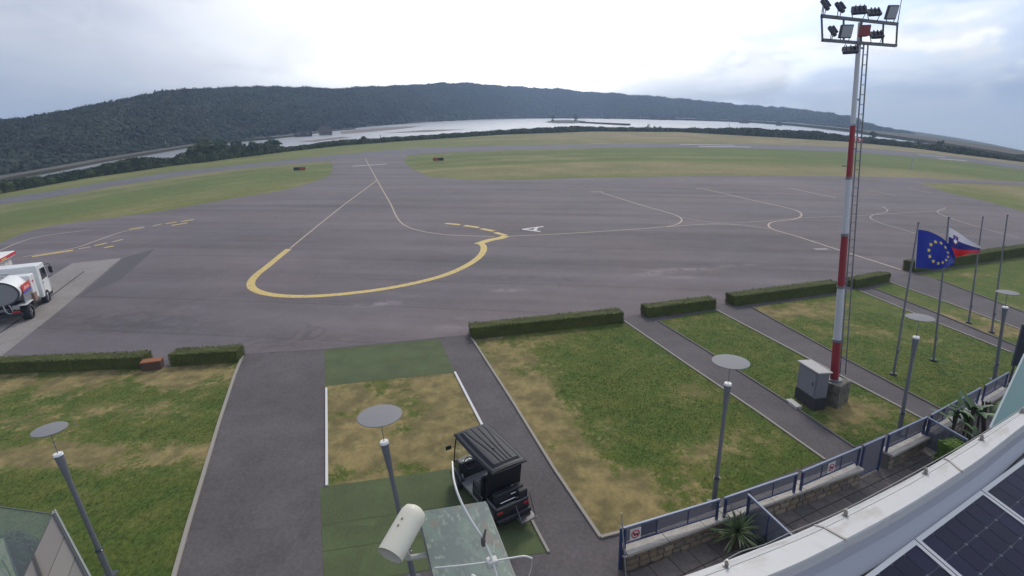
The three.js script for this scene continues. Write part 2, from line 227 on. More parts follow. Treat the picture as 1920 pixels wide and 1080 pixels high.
mark('stand_mark', [[1527, 467.5], [1552, 467]], 0.5, faintPaint, false);
mark('hold_line', [[660, 312], [725, 308]], 0.7, whitePaint, false);
mark('hold_line', [[632, 313], [760, 303]], 0.2, faintPaint, false, 4.4);
mark('taxi_line', [[-40, 492], [0, 470], [70, 445], [170, 431]], 0.2, palePaint);
mark('taxi_line', [[43, 482], [137, 466], [180, 452], [230, 435], [272, 427]], 0.22, palePaint);
mark('taxi_line', [[60, 481.5], [137, 469.5]], 0.55, yellowPaint, false);
for (const [a, b, c, d, m] of [[242, 430, 270, 426, 1], [287, 424, 303, 420, 0], [310, 420, 331, 416.5, 1], [340, 416, 364, 411.5, 1], [322, 423, 352, 418, 1], [147, 467, 170, 463, 0], [177, 461, 200, 456, 1], [211, 454, 230, 449, 0], [195, 465, 213, 461.5, 1]]) mark('marking_dash', [[a, b], [c, d]], 0.42, m ? yellowPaint : palePaint, false);
for (const [a, b, c, d] of [[1275, 271, 1377, 272.8], [1310, 275, 1408, 276], [1720, 290, 1773, 295], [1760, 298, 1813, 302]]) mark('runway_marking', [[a, b], [c, d]], 1.7, whitePaint, false, 4);
{ // the letter A lying on the apron
  const o = G(1016, 429.5), ux = G(980, 430).sub(o).setY(0).multiplyScalar(1 / 1), uz = G(1018, 425).sub(G(1012, 434.5)).setY(0);
  const q = (u, v) => V(o.x + ux.x * u + uz.x * v, 0, o.z + ux.z * u + uz.z * v);
  struct(mesh('stand_letter', [stripe([q(0, 0.5), q(1, 0)], 0.34, 4.5), stripe([q(0, -0.5), q(1, 0)], 0.34, 4.7), stripe([q(0.32, 0.36), q(0.32, -0.36)], 0.34, 4.9)], whitePaint));
}

// lawns, mats and edgings before the building
const lawns = [
  ['left', [[-320, 728], [0, 697], [275, 690], [320, 688], [446, 679], [452, 671], [438, 705], [410, 790], [380, 890], [350, 990], [325, 1080], [312, 1140], [-420, 1140]]],
  ['strip', [[609, 657], [825, 637], [853, 699], [904, 799], [960, 905], [1028, 1036], [955, 1046], [610, 1100], [611, 900]]],
  ['main', [[887, 638], [1168, 604], [1290, 684], [1420, 772], [1545, 862], [1345, 936], [1165, 998], [1126, 1007], [1040, 880], [960, 750]]],
  ['cabinet', [[1236, 602], [1342, 582], [1470, 648], [1600, 717], [1727, 785], [1602, 838], [1480, 756], [1360, 678]]],
  ['flags', [[1412, 576], [1577, 551], [1606, 543], [1612, 545], [1750, 602], [1894, 660], [1960, 690], [1892, 704], [1768, 768], [1590, 674]]],
  ['narrow', [[1640, 540], [1669, 529], [1790, 572], [1920, 620], [1990, 650], [1910, 650], [1760, 588]]],
  ['far', [[1722, 514], [1757, 523], [1920, 585], [2100, 660], [2100, 452], [1920, 481]]]].map(([n, l]) => [n, P2(l)]);
for (const [, poly] of lawns) sheet('lawn', poly, 2, lawnMat, LB);
sheet('turf_mat', P2([[608, 656], [824, 635.5], [853, 699], [731, 711], [611, 724]]), 3.5, turfMat);
sheet('turf_mat', P2([[600, 914], [720, 897], [849, 879], [940, 868], [985, 950], [1028, 1036], [955, 1045], [608, 1100]]), 3.5, turfMat);
const seamMat = M(0.055, 0.072, 0.030, 1); for (const l of [[[609.5, 690], [839, 667]], [[604, 985], [905, 940]], [[606, 1035], [985, 975]]]) struct(mesh('mat_seam', stripe(l.map(([a, b]) => G(a, b)), 0.035, 4), seamMat));
const kerbGrey = M(0.30, 0.27, 0.23, 0.9), kerbWhite = M(0.62, 0.60, 0.58, 0.8), kerbDark = M(0.14, 0.125, 0.115, 0.9);
const edge = (list, w, h, m) => struct(mesh('kerb', kerb(list.map(([a, b]) => G(a, b)), w, h), m));
edge([[455, 668], [440, 705], [412, 790], [382, 890], [352, 990], [327, 1080], [314, 1140]], 0.11, 0.06, kerbGrey);
edge([[612, 729], [612.5, 800], [613, 912]], 0.08, 0.06, kerbWhite);
edge([[853, 699], [878, 748], [905, 800]], 0.09, 0.06, kerbWhite);
edge([[980, 940], [1004, 990], [1029, 1037]], 0.07, 0.05, kerbGrey);
edge([[884, 634], [960, 752], [1040, 882], [1126, 1009]], 0.09, 0.06, kerbGrey);
edge([[1126, 1009], [1165, 999]], 0.09, 0.06, kerbGrey);
edge([[1171, 603], [1290, 685], [1420, 773], [1547, 863]], 0.08, 0.05, kerbGrey);
edge([[1234, 602], [1360, 680], [1480, 757], [1602, 840]], 0.07, 0.05, kerbDark);
edge([[1345, 583], [1470, 649], [1600, 718], [1729, 786]], 0.08, 0.05, kerbGrey);
edge([[1410, 577], [1590, 676], [1768, 770]], 0.07, 0.05, kerbDark);
edge([[1612, 546], [1750, 603], [1894, 661]], 0.08, 0.05, kerbGrey);
edge([[1638, 541], [1760, 589], [1910, 651]], 0.07, 0.05, kerbDark);
edge([[1669, 530], [1790, 573], [1920, 621]], 0.08, 0.05, kerbGrey);
edge([[1757, 524], [1920, 586]], 0.08, 0.05, kerbDark);
{ // grass blades on the lawns
  const blade = []; for (let k = 0; k < 6; k++) { const a = k / 6 * 6.283 + 0.5, l = 0.018 + 0.016 * ((k * 7) % 5) / 5, w = 0.006, c = Math.cos(a), s = Math.sin(a); blade.push(new THREE.BufferGeometry().setAttribute('position', new THREE.Float32BufferAttribute([c * 0.01 - s * w, 0, s * 0.01 + c * w, c * 0.01 + s * w, 0, s * 0.01 - c * w, c * (0.02 + l * 0.5), l, s * (0.02 + l * 0.5)], 3))); }
  const bg = mergeGeometries(blade); bg.computeVertexNormals();
  const spots = [];
  for (const [n, poly] of lawns) {
    const xs = poly.map((p) => p.x), zs = poly.map((p) => p.y), x0 = Math.min(...xs), x1 = Math.max(...xs), z0 = Math.min(...zs), z1 = Math.max(...zs);
    const count = Math.min(130000, (x1 - x0) * (z1 - z0) * 420);
    for (let i = 0; i < count; i++) { const x = rr(x0, x1), z = rr(z0, z1); if (!inPoly(poly, x, z) || Math.hypot(x, z) > 34 || rnd() > (20 / Math.hypot(x, z)) ** 1.6) continue; if (n === 'strip' && (z > G(720, 900).z || z < G(720, 712).z)) continue; if (rnd() < dryness(x, z) * 1.7) continue; spots.push([x, z]); }
  }
  const im = new THREE.InstancedMesh(bg, new THREE.MeshStandardMaterial({ color: 0xffffff, roughness: 0.9, side: THREE.DoubleSide }), spots.length), m4 = new THREE.Matrix4(), q = new THREE.Quaternion(), up = V(0, 1, 0), col = new THREE.Color();
  spots.forEach(([x, z], i) => { const s = rr(0.6, 1.25); m4.compose(V(x, land(x, z) + lift(2, x, z) - 0.004, z), q.setFromAxisAngle(up, rr(0, 6.28)), V(s, s * rr(0.6, 1.1), s)); im.setMatrixAt(i, m4); const c = lawnColour(x, z), k = rr(1.0, 1.6); im.setColorAt(i, col.setRGB(c[0] * k, c[1] * k, c[2] * k)); });
  im.name = 'grass'; im.castShadow = im.receiveShadow = true; scene.add(im); tag(im, 'short mown grass growing on the lawns between the footpaths', 'grass', null, 'stuff');
}

// ---------------------------------------------------------------- water, banks and hills
const waterMat = new THREE.MeshPhysicalMaterial({ color: rgb(0.30, 0.31, 0.33), roughness: 0.27, metalness: 0, ior: 1.33, specularIntensity: 1, side: THREE.DoubleSide });
const sheetWater = (list, layer = 2) => sheet('water', P2(list), layer, waterMat);
sheetWater([[-90, 362], [0, 344.5], [80, 329], [150, 314], [200, 304], [300, 288], [372, 275], [372, 296], [300, 304], [200, 318], [150, 322], [80, 335], [0, 347.5], [-90, 366]]);
sheetWater([[430, 270], [500, 262.5], [560, 255.5], [640, 243.5], [700, 237], [800, 229.5], [900, 225], [1000, 223], [1100, 223], [1280, 226.5], [1400, 230.5], [1500, 238.5], [1600, 250], [1640, 256], [1700, 264], [1760, 271], [1850, 286], [1919, 298], [1919, 300], [1850, 289], [1700, 274], [1600, 266], [1500, 259], [1400, 251], [1273, 246], [1067, 242], [940, 247], [773, 259], [640, 268], [560, 276], [430, 284]]);
sheetWater([[880, 223.6], [1000, 219.6], [1100, 219.4], [1280, 222.4], [1400, 226], [1500, 232], [1600, 242.6], [1660, 250], [1660, 253], [1600, 246], [1500, 235], [1400, 228.5], [1280, 224.6], [1100, 221.2], [1000, 221.3], [880, 224.4]]);
const mudMat = (() => { const t = grain(256, 0.19, 0.155, 0.135, 0.6, 20); t.repeat.set(1 / 60, 1 / 60); return new THREE.MeshStandardMaterial({ map: t, roughness: 0.95, side: THREE.DoubleSide }); })();
for (const l of [[[640, 247], [700, 241], [790, 236], [770, 240], [700, 247], [640, 252]], [[720, 250], [800, 244], [880, 243], [800, 248]], [[560, 266], [640, 257], [660, 258], [590, 266]]]) tag(sheet('mud_flat', P2(l), 3, mudMat), 'brown mud flat in the shallow salt pans');
// low earth dikes
const dikeMat = M(0.085, 0.078, 0.058, 1);
function dike(list, w, h) { const p = smooth(list, 6); return kerb(p.map((q) => q.clone()), w, h, -0.3).map((g) => g); }
const dikeOf = (list, w, h, label) => tag(struct(mesh('dike', dike(list, w, h), dikeMat)), label);
dikeOf([[-90, 357], [0, 339], [100, 321], [200, 302], [300, 285], [372, 273]], 5, 0.9, 'low earth bank along the left canal below the wooded hill');
dikeOf([[430, 266], [500, 261], [560, 254], [610, 247], [660, 243]], 6, 0.8, 'low earth bank leading to the ruined stone houses');
dikeOf([[840, 226], [960, 222.3], [1100, 222.2], [1280, 225.6], [1400, 229.4], [1500, 236.5], [1600, 247.5], [1680, 257], [1800, 277], [1919, 300]], 8, 2.4, 'long thin earth bank crossing the far salt pans');
dikeOf([[1090, 231], [1130, 233], [1178, 235.5]], 4, 1.5, 'short earth bank trailing from the small islet');
dikeOf([[1620, 252], [1700, 263], [1800, 279], [1919, 301]], 5, 2.2, 'grassy earth bank at the far right end of the salt pans');
tag(struct(mesh('islet', drape(P2([[1022, 230], [1035, 226.5], [1065, 226], [1098, 227.5], [1098, 231], [1070, 232], [1040, 231.5]]), 3.2), M(0.075, 0.075, 0.05, 1))), 'flat grassy islet in the salt pans with two small trees');

const hillBase = [[-120, 362], [0, 336], [100, 319], [200, 300.5], [300, 283], [400, 268], [500, 256], [600, 245.5], [700, 236.5], [800, 229], [900, 224], [1000, 220.5], [1100, 219.8], [1280, 222.6], [1400, 226.3], [1500, 231.5], [1600, 241.5], [1650, 246], [1720, 252.5]];
const hillTop = [[-120, 276], [0, 242], [60, 236], [105, 226], [165, 214], [230, 199], [310, 182], [400, 178], [475, 172], [560, 172], [640, 174.5], [740, 168], [820, 163], [870, 162.5], [1000, 169.5], [1100, 177], [1250, 189], [1400, 203], [1500, 210.5], [1580, 222], [1620, 231.5], [1660, 241], [1690, 246.5], [1720, 252]];
const lerpList = (l, x) => { for (let i = 0; i + 1 < l.length; i++) if (x <= l[i + 1][0]) return mix(l[i][1], l[i + 1][1], clamp((x - l[i][0]) / (l[i + 1][0] - l[i][0]))); return l[l.length - 1][1]; };
const NC = 360, NR = 26, hillRows = [];
{
  const dist = []; for (let i = 0; i <= NC; i++) { const px = mix(-120, 1720, i / NC), g = G(px, lerpList(hillBase, px)); dist.push(Math.min(Math.hypot(g.x, g.z), 1700)); }
  for (let k = 0; k < 30; k++) for (let i = 1; i < NC; i++) dist[i] = (dist[i - 1] + 2 * dist[i] + dist[i + 1]) / 4;
  for (let i = 0; i <= NC; i++) {
    const px = mix(-120, 1720, i / NC), b = far(px, lerpList(hillBase, px), dist[i]); b.y = Math.min(b.y, land(b.x, b.z)) - 1;
    const depth = 70 + dist[i] * 0.22, c = far(px, lerpList(hillTop, px) + 3.0 * noise(px * 0.09, 5) - 1, dist[i] + depth), row = [];
    for (let j = 0; j <= NR + 6; j++) {
      const t = j / NR, x = mix(b.x, c.x, t), z = mix(b.z, c.z, t), rise = t <= 1 ? Math.sin(t * Math.PI / 2) ** 0.92 : 1 - (t - 1) * 1.2;
      const fold = (fbm(px * 0.018, t * 2.2, 4) - 0.5) * 0.30 * t * (1 - Math.min(t, 1)) * 2;
      row.push(V(x, mix(b.y, c.y, rise + fold), z));
    }
    hillRows.push(row);
  }
  const pos = [], idx = [], n = NR + 7; for (const r of hillRows) for (const p of r) pos.push(p.x, p.y, p.z);
  for (let i = 0; i < NC; i++) for (let j = 0; j < n - 1; j++) { const a = i * n + j; idx.push(a, a + n, a + 1, a + 1, a + n, a + n + 1); }
  const g = new THREE.BufferGeometry(); g.setAttribute('position', new THREE.Float32BufferAttribute(pos, 3)); g.setIndex(idx); g.computeVertexNormals();
  tag(struct(mesh('hills', g, M(0.022, 0.030, 0.017, 1))), 'long wooded ridge behind the salt pans');
}
// leaf clump used for far foliage: a lumpy heart and loose leaf faces round it
function clump(leaves, spread, s0, det = 2) {
  seed = s0; const core = new THREE.IcosahedronGeometry(0.62, det), p = core.attributes.position;
  for (let i = 0; i < p.count; i++) { const v = V(p.getX(i), p.getY(i), p.getZ(i)), k = 0.75 + 0.55 * fbm(v.x * 3 + s0, v.y * 3 + v.z * 2.3, 3); p.setXYZ(i, v.x * k, v.y * k, v.z * k); }
  core.computeVertexNormals(); const out = [core.index ? core.toNonIndexed() : core]; out[0].deleteAttribute('uv');
  for (let k = 0; k < leaves; k++) { const d = V(rr(-1, 1), rr(-0.7, 1), rr(-1, 1)).normalize(), r = rr(0.5, 1) * spread, s = rr(0.10, 0.2), g = new THREE.PlaneGeometry(s, s * 1.5).rotateX(rr(-1.5, 1.5)).rotateY(rr(0, 6.28)).translate(d.x * r, d.y * r, d.z * r).toNonIndexed(); g.deleteAttribute('uv'); out.push(g); }
  return mergeGeometries(out);
}
const foliage = (rough = 1) => new THREE.MeshStandardMaterial({ color: 0xffffff, roughness: rough, side: THREE.DoubleSide });
function scatter(name, label, category, geo, items, kind = 'stuff', parent) {
  const im = new THREE.InstancedMesh(geo, foliage(), items.length), m4 = new THREE.Matrix4(), q = new THREE.Quaternion(), c = new THREE.Color();
  items.forEach((it, i) => { q.setFromEuler(new THREE.Euler(rr(-0.25, 0.25), rr(0, 6.28), rr(-0.25, 0.25))); im.setMatrixAt(i, m4.compose(it.p, q, it.s)); im.setColorAt(i, c.setRGB(...it.c)); });
  im.name = parent ? name : numbered(name); im.castShadow = im.receiveShadow = true; (parent ?? scene).add(im); if (!parent) tag(im, label, category, null, kind); else if (kind) im.userData.kind = kind; return im;
}
const clumpA = clump(46, 0.92, 77), clumpB = clump(60, 1.0, 991), clumpC = clump(36, 1.0, 555, 1), crownMat = new THREE.MeshStandardMaterial({ color: 0xffffff, vertexColors: true, roughness: 1, side: THREE.DoubleSide });
{
  const items = [];
  seed = 4242;
  for (let k = 0; k < 26000; k++) {
    const i = rnd() * (NC - 1), j = Math.pow(rnd(), 0.85) * (NR + 0.6), a = Math.floor(i), b = Math.floor(j), f = i - a, g = j - b, p = hillRows[a][b].clone().lerp(hillRows[a + 1][b], f).lerp(hillRows[a][b + 1].clone().lerp(hillRows[a + 1][b + 1], f), g);
    const D = Math.hypot(p.x, p.z); if (b < 1 && rnd() < 0.4) continue;
    const s = rr(2.0, 4.2) * clamp(0.55 + D / 900, 0.6, 2.2) * (i > NC * 0.94 ? 0.45 : 1); p.y += s * 0.25; const n = fbm(i * 0.12, j * 0.3, 3), k2 = rr(0.8, 1.2) * (0.15 + 1.7 * n);
    items.push({ p, s: V(s, s * rr(0.6, 0.95), s), c: [0.024 * k2 * rr(0.85, 1.2), 0.034 * k2, 0.020 * k2] });
  }
  scatter('woodland', 'dense dark green wood covering the long ridge', 'woodland', clumpA, items);
}
// belt of scrub between the airfield and the water
const beltLow = [[-120, 386], [0, 363], [160, 334], [320, 311], [480, 291], [640, 273], [773, 263.5], [940, 252.5], [1107, 246.5], [1273, 247.5], [1447, 257], [1580, 265], [1713, 277.5], [1813, 291], [1919, 304]];
const beltTop = [[-120, 366], [0, 347.5], [100, 333], [160, 322], [200, 313], [240, 305], [270, 300], [320, 300], [360, 288], [380, 276], [440, 278], [500, 272], [540, 277], [640, 264], [773, 255.5], [940, 244], [1067, 237.5], [1180, 239], [1273, 241], [1380, 241], [1420, 243], [1490, 247], [1530, 249], [1613, 259], [1700, 268], [1800, 280], [1860, 290], [1919, 300]];
{
  const items = []; seed = 777;
  for (let k = 0; k < 9000; k++) {
    const px = rr(-120, 1925), lo = lerpList(beltLow, px), hi = lerpList(beltTop, px), g = G(px, lo), D = Math.hypot(g.x, g.z), Hh = (lo - hi) * D / 980 * 0.93, back = rr(0, 1);
    const p = g.clone().multiplyScalar(1 + back * 0.035); p.y = land(p.x, p.z); const s = clamp(rr(0.35, 0.75) * Hh, 0.3, 3.2), y = rr(0, 1) ** 0.7 * Math.max(0.1, Hh - s * 0.8) * (0.75 + 0.45 * noise(px * 0.11, 3)); p.y += y;
    const n = fbm(px * 0.06, 8 + y, 3), q = rr(0.6, 1.4) * (0.45 + n); items.push({ p, s: V(s * 1.15, s, s * 1.15), c: [0.045 * q * (0.7 + n), 0.075 * q, 0.022 * q] });
  }
  for (let k = 0; k < 1500; k++) { const px = rr(1600, 1960), lo = lerpList([[1600, 247], [1700, 259], [1800, 274], [1919, 297], [1960, 305]], px) + rr(-2.5, 2), g = G(px, lo), D = Math.hypot(g.x, g.z), s = rr(0.8, 2.6) * D / 980, q = rr(0.5, 1.2); if (fbm(px * 0.05, lo * 0.3, 3) < 0.44) continue; g.y += s * 0.3; items.push({ p: g, s: V(s * 1.6, s, s * 1.6), c: [0.04 * q, 0.06 * q, 0.024 * q] }); }
  scatter('scrub_belt', 'dark green belt of scrub between the runway and the water', 'scrub', clumpB, items);
}
// single trees one can pick out
const barkMat = M(0.06, 0.045, 0.03, 1);
function tree(px, py, hpx, wpx, label, tone = [0.04, 0.07, 0.022], n = 70, name = 'tree') {
  const g = G(px, py), D = Math.hypot(g.x, g.z), Hh = hpx * D / 980, W = wpx * D / 980, t = thing(name, label, 'tree', g, 0, 'single trees along the far shore');
  mesh('trunk', [bar(V(0, -0.2, 0), V(0, Hh * 0.55, 0), W * 0.05 + 0.04, W * 0.025 + 0.02, 7), bar(V(0, Hh * 0.3, 0), V(W * 0.2, Hh * 0.6, 0.1), W * 0.03, W * 0.012, 6), bar(V(0, Hh * 0.35, 0), V(-W * 0.2, Hh * 0.65, -0.1), W * 0.03, W * 0.012, 6)], barkMat, t);
  const items = []; for (let k = 0; k < n; k++) { const a = rr(0, 6.28), y = rr(0.18, 0.95), r = Math.sqrt(rnd()) * 0.44 * Math.sin(clamp((y - 0.05) / 0.95) * Math.PI) ** 0.6 * W, s = rr(0.10, 0.17) * Math.min(W, Hh * 1.2), q = rr(0.6, 1.4); items.push({ p: V(Math.cos(a) * r, y * Hh - s * 0.3, Math.sin(a) * r), s: V(s, s * 0.85, s), c: [tone[0] * q, tone[1] * q, tone[2] * q] }); }
  const cg = []; for (const it of items) { const g = clumpC.clone().applyMatrix4(new THREE.Matrix4().compose(it.p, new THREE.Quaternion().setFromEuler(new THREE.Euler(rr(-1, 1), rr(0, 6.28), 0)), it.s)), col = []; for (let i = 0; i < g.attributes.position.count; i++) col.push(...it.c); g.setAttribute('color', new THREE.Float32BufferAttribute(col, 3)); cg.push(g); }
  const cm = new THREE.Mesh(mergeGeometries(cg), crownMat); cm.name = 'crown'; cm.castShadow = cm.receiveShadow = true; t.add(cm); return t;
}
tree(386, 291, 28, 30, 'loose olive green tree in front of the canal end, leaning over the scrub', [0.10, 0.11, 0.04]);
tree(416, 289, 25, 28, 'round dark tree beside the olive green tree in the scrub');
tree(448, 286, 20, 30, 'low broad tree in the middle of the scrub clump');
tree(514, 283, 19, 32, 'spreading tree with upright twigs at the end of the scrub clump', [0.045, 0.085, 0.025]);
tree(476, 285, 17, 22, 'small bush tree between the broad tree and the spreading tree');
tree(683, 268, 12, 12, 'small dark tree standing above the scrub near the white post');
tree(1037, 228, 11, 9, 'small tree at the near end of the islet in the salt pans', undefined, 30);
tree(1079, 228, 14, 10, 'taller tree at the far end of the islet in the salt pans', undefined, 30);
tree(1216, 244, 10, 8, 'first of three little pointed trees rising from the scrub', undefined, 24);
tree(1227, 244, 7, 8, 'lowest of three little pointed trees rising from the scrub', undefined, 24);
tree(1238, 245, 8, 7, 'last of three little pointed trees rising from the scrub', undefined, 24);
tree(1300, 247, 8, 34, 'low broad bush beside the lattice hut by the runway', undefined, 50);
tree(1402, 252, 11, 50, 'widest dark bush in the scrub beside the lattice hut', undefined, 90);
tree(1450, 255, 11, 30, 'dark rounded bush next to the widest bush in the scrub', undefined, 60);
tree(1520, 261, 13, 48, 'pale green willow bush in the scrub before the mast', [0.055, 0.09, 0.04], 90);
tree(1635, 262, 13, 14, 'dark tree on the bank beyond the windsock', undefined, 34);
tree(1722, 274, 9, 18, 'small round tree on the far right bank', undefined, 34);
tree(1762, 279, 12, 14, 'taller of the trees on the far right bank', undefined, 34);
tree(1836, 292, 8, 12, 'last small bush of the far right bank', undefined, 30);

// ruined salt workers' houses and other far buildings
const stoneFar = M(0.16, 0.13, 0.12, 1), stoneDark = M(0.09, 0.08, 0.078, 1), roofFar = M(0.13, 0.085, 0.07, 1), holeMat = M(0.015, 0.015, 0.02, 1);
function ruin(px, py, w, h, label, opt = {}) {
  const g = G(px, py), D = Math.hypot(g.x, g.z), k = D / 980, W = w * k, Hh = h * k, d = W * 0.6, t = thing('ruined_house', label, 'building', g, -Math.atan2(g.x, -g.z), 'small stone houses in the salt pans'), th = W * 0.06;
  const sh = new THREE.Shape([[-W / 2, -0.3], [W / 2, -0.3], [W / 2, Hh * 0.86], [W * 0.30, Hh * 0.95], [W * 0.1, Hh], [-W * 0.2, Hh * 0.97], [-W / 2, Hh * 0.8]].map(([x, y]) => new THREE.Vector2(x, y)));
  for (const x of [-0.26, 0.24]) { const q = new THREE.Path([[x * W - W * 0.06, Hh * 0.4], [x * W + W * 0.06, Hh * 0.4], [x * W + W * 0.06, Hh * 0.65], [x * W - W * 0.06, Hh * 0.65]].map(([a, b]) => new THREE.Vector2(a, b))); sh.holes.push(q); }
  const wall = new THREE.ExtrudeGeometry(sh, { depth: th, bevelEnabled: false });
  mesh('front_wall', wall.clone().translate(0, 0, d / 2 - th), opt.dark ? stoneDark : stoneFar, t);
  mesh('rear_wall', wall.clone().translate(0, 0, -d / 2), opt.dark ? stoneDark : stoneFar, t);
  for (const s of [-1, 1]) mesh('side_wall', box(th, Hh * 0.82 + 0.3, d - th * 2.1, s * (W / 2 - th / 2), Hh * 0.41 - 0.15, 0), opt.dark ? stoneDark : stoneFar, t);
  if (opt.roof) mesh('roof', box(W * 1.04, Hh * 0.07, d * 1.05, 0, Hh * 1.0, 0), roofFar, t);
  return t;
}
ruin(611, 253, 21, 15, 'tall roofless stone house on the salt pan bank');
ruin(569, 256, 28, 9, 'low ruined house with a bush, beside the tall roofless house', { dark: 1 });
ruin(505, 262, 11, 5, 'tiny ruin on the bank before the wooded slope', { dark: 1 });
ruin(1139, 223, 12, 6, 'small ruin on the long bank just beyond the islet', { dark: 1 });
ruin(1226, 225, 12, 6, 'first of the ruins in the row on the long bank', { dark: 1 });
ruin(1243, 225.6, 13, 5.5, 'middle ruin in the row on the long bank', { dark: 1 });
ruin(1261, 226, 7, 5, 'narrow last ruin in the row on the long bank', { dark: 1 });
ruin(1395, 231.5, 15, 5, 'house with a reddish roof on the long bank', { roof: 1 });
ruin(1460, 236, 9, 6, 'squat lone house on the long bank near the headland', { roof: 1 });
{ const g = G(313, 281), k = Math.hypot(g.x, g.z) / 980, t = thing('white_hut', 'small white hut with a thin mast on the canal bank', 'hut', g, -Math.atan2(g.x, -g.z)); mesh('wall', box(6 * k, 7 * k, 5 * k, 0, 3.2 * k, 0), M(0.45, 0.45, 0.45, 0.9), t); mesh('mast', bar(V(0, 6 * k, 0), V(0, 13 * k, 0), 0.5 * k, 0.35 * k, 6), M(0.4, 0.4, 0.4, 0.7), t); mesh('roof', box(7 * k, 0.8 * k, 6 * k, 0, 7 * k, 0), roofFar, t); }
{ const g = G(1366, 249), k = Math.hypot(g.x, g.z) / 980, t = thing('lattice_hut', 'small equipment hut with a thin aerial beside the runway scrub', 'hut', g, 0.1); mesh('wall', box(9 * k, 6 * k, 7 * k, 0, 3 * k, 0), M(0.25, 0.24, 0.24, 0.9), t); mesh('roof', box(10 * k, 0.7 * k, 8 * k, 0, 6.3 * k, 0), M(0.12, 0.12, 0.13, 0.8), t); mesh('aerial', bar(V(0, 6 * k, 0), V(0, 15 * k, 0), 0.5 * k, 0.3 * k, 6), M(0.3, 0.3, 0.3, 0.6), t); }
for (const [px, py, h, label] of [[714, 264, 9, 'thin white marker post beside the far end of the taxiway'], [1708, 317, 16, 'slim pale marker post on the grass beyond the windsock']]) { const g = G(px, py), k = Math.hypot(g.x, g.z) / 980, t = thing('marker_post', label, 'post', g); mesh('pole', bar(V(0, -0.2, 0), V(0, h * k, 0), 0.9 * k, 0.7 * k, 8), M(0.5, 0.5, 0.46, 0.8), t); mesh('base', disc(2.4 * k, 0.12, 0, 0.06, 0), M(0.3, 0.29, 0.27, 0.9), t); mesh('cap', disc(1.3 * k, 0.9 * k, 0, h * k, 0), M(0.55, 0.55, 0.5, 0.8), t); }
// taxiway guidance signs
for (const [px, py, flip, label] of [[562, 320, 1, 'black and red guidance sign on the grass left of the taxiway'], [822, 302, -1, 'red and black guidance sign on the grass island right of the taxiway']]) {
  const g = G(px, py), k = Math.hypot(g.x, g.z) / 980, t = thing('taxiway_sign', label, 'sign', g, -Math.atan2(g.x, -g.z));
  mesh('board', rbox(19 * k, 5 * k, 0.25, 0.04, 0, 3.4 * k, 0), M(0.05, 0.05, 0.05, 0.6), t);
  mesh('black_panel', box(8.6 * k, 4.3 * k, 0.02, -4.7 * k * flip, 3.4 * k, 0.14), M(0.02, 0.025, 0.02, 0.5), t);
  mesh('red_panel', box(9.2 * k, 4.3 * k, 0.02, 4.5 * k * flip, 3.4 * k, 0.14), M(0.36, 0.06, 0.03, 0.5), t);
  for (const s of [-1, 1]) mesh('leg', box(0.1, 1.2 * k + 0.2, 0.1, s * 6 * k, 0.6 * k - 0.1, 0), M(0.2, 0.2, 0.2, 0.6), t);
}
{ // windsock
  const g = G(1585, 312), k = Math.hypot(g.x, g.z) / 980, t = thing('windsock', 'red and white striped windsock on a pole beside the runway', 'windsock', g, 0.05), top = 42 * k;
  mesh('pole', bar(V(0, -0.1, 0), V(2 * k, top, 0), 0.7 * k, 0.45 * k, 8), M(0.5, 0.48, 0.42, 0.6), t);
  for (let i = 0; i < 5; i++) { const r0 = (4.3 - i * 0.55) * k, r1 = (4.3 - (i + 1) * 0.55) * k, L = 3.7 * k; mesh('stripe', new THREE.CylinderGeometry(r1, r0, L, 18, 1, true).rotateZ(-Math.PI / 2).translate(3 * k + L * (i + 0.5), top - 2 * k - i * 0.3 * k, 0), i % 2 ? M(0.75, 0.72, 0.68, 0.9) : M(0.55, 0.045, 0.035, 0.9), t); }
  mesh('hoop', new THREE.TorusGeometry(4.3 * k, 0.3 * k, 8, 20).rotateY(Math.PI / 2).translate(3 * k, top - 2 * k, 0), M(0.25, 0.25, 0.25, 0.5), t);
  mesh('base', disc(5 * k, 0.25, 0, 0.1, 0), M(0.2, 0.19, 0.17, 1), t);
}
// ---------------------------------------------------------------- hedges
const leafMat = new THREE.MeshStandardMaterial({ color: 0xffffff, vertexColors: true, roughness: 0.85, side: THREE.DoubleSide });
function leafy(list, dens) {                                          // list of [point, normal, size, tone] -> one geometry of pointed leaves
  const pos = [], nor = [], col = [];
  for (const [p, n, s, c] of list) {
    const a = V(rr(-1, 1), rr(-1, 1), rr(-1, 1)).cross(n).normalize(), d = a.clone().applyAxisAngle(n, 1.57), up = n.clone().multiplyScalar(rr(-0.1, 0.4)).add(a).normalize(), w = d.multiplyScalar(s * 0.36);
    const t0 = p, t1 = p.clone().addScaledVector(up, s * 0.5).add(w), t2 = p.clone().addScaledVector(up, s), t3 = p.clone().addScaledVector(up, s * 0.5).sub(w), nn = t1.clone().sub(t0).cross(t2.clone().sub(t0)).normalize(), turned = nn.dot(n) < 0; if (turned) nn.negate();
    for (const q of turned ? [t0, t2, t1, t0, t3, t2] : [t0, t1, t2, t0, t2, t3]) { pos.push(q.x, q.y, q.z); nor.push(nn.x, nn.y, nn.z); col.push(...c); }
  }
  const g = new THREE.BufferGeometry(); g.setAttribute('position', new THREE.Float32BufferAttribute(pos, 3)); g.setAttribute('normal', new THREE.Float32BufferAttribute(nor, 3)); g.setAttribute('color', new THREE.Float32BufferAttribute(col, 3)); return g;
}
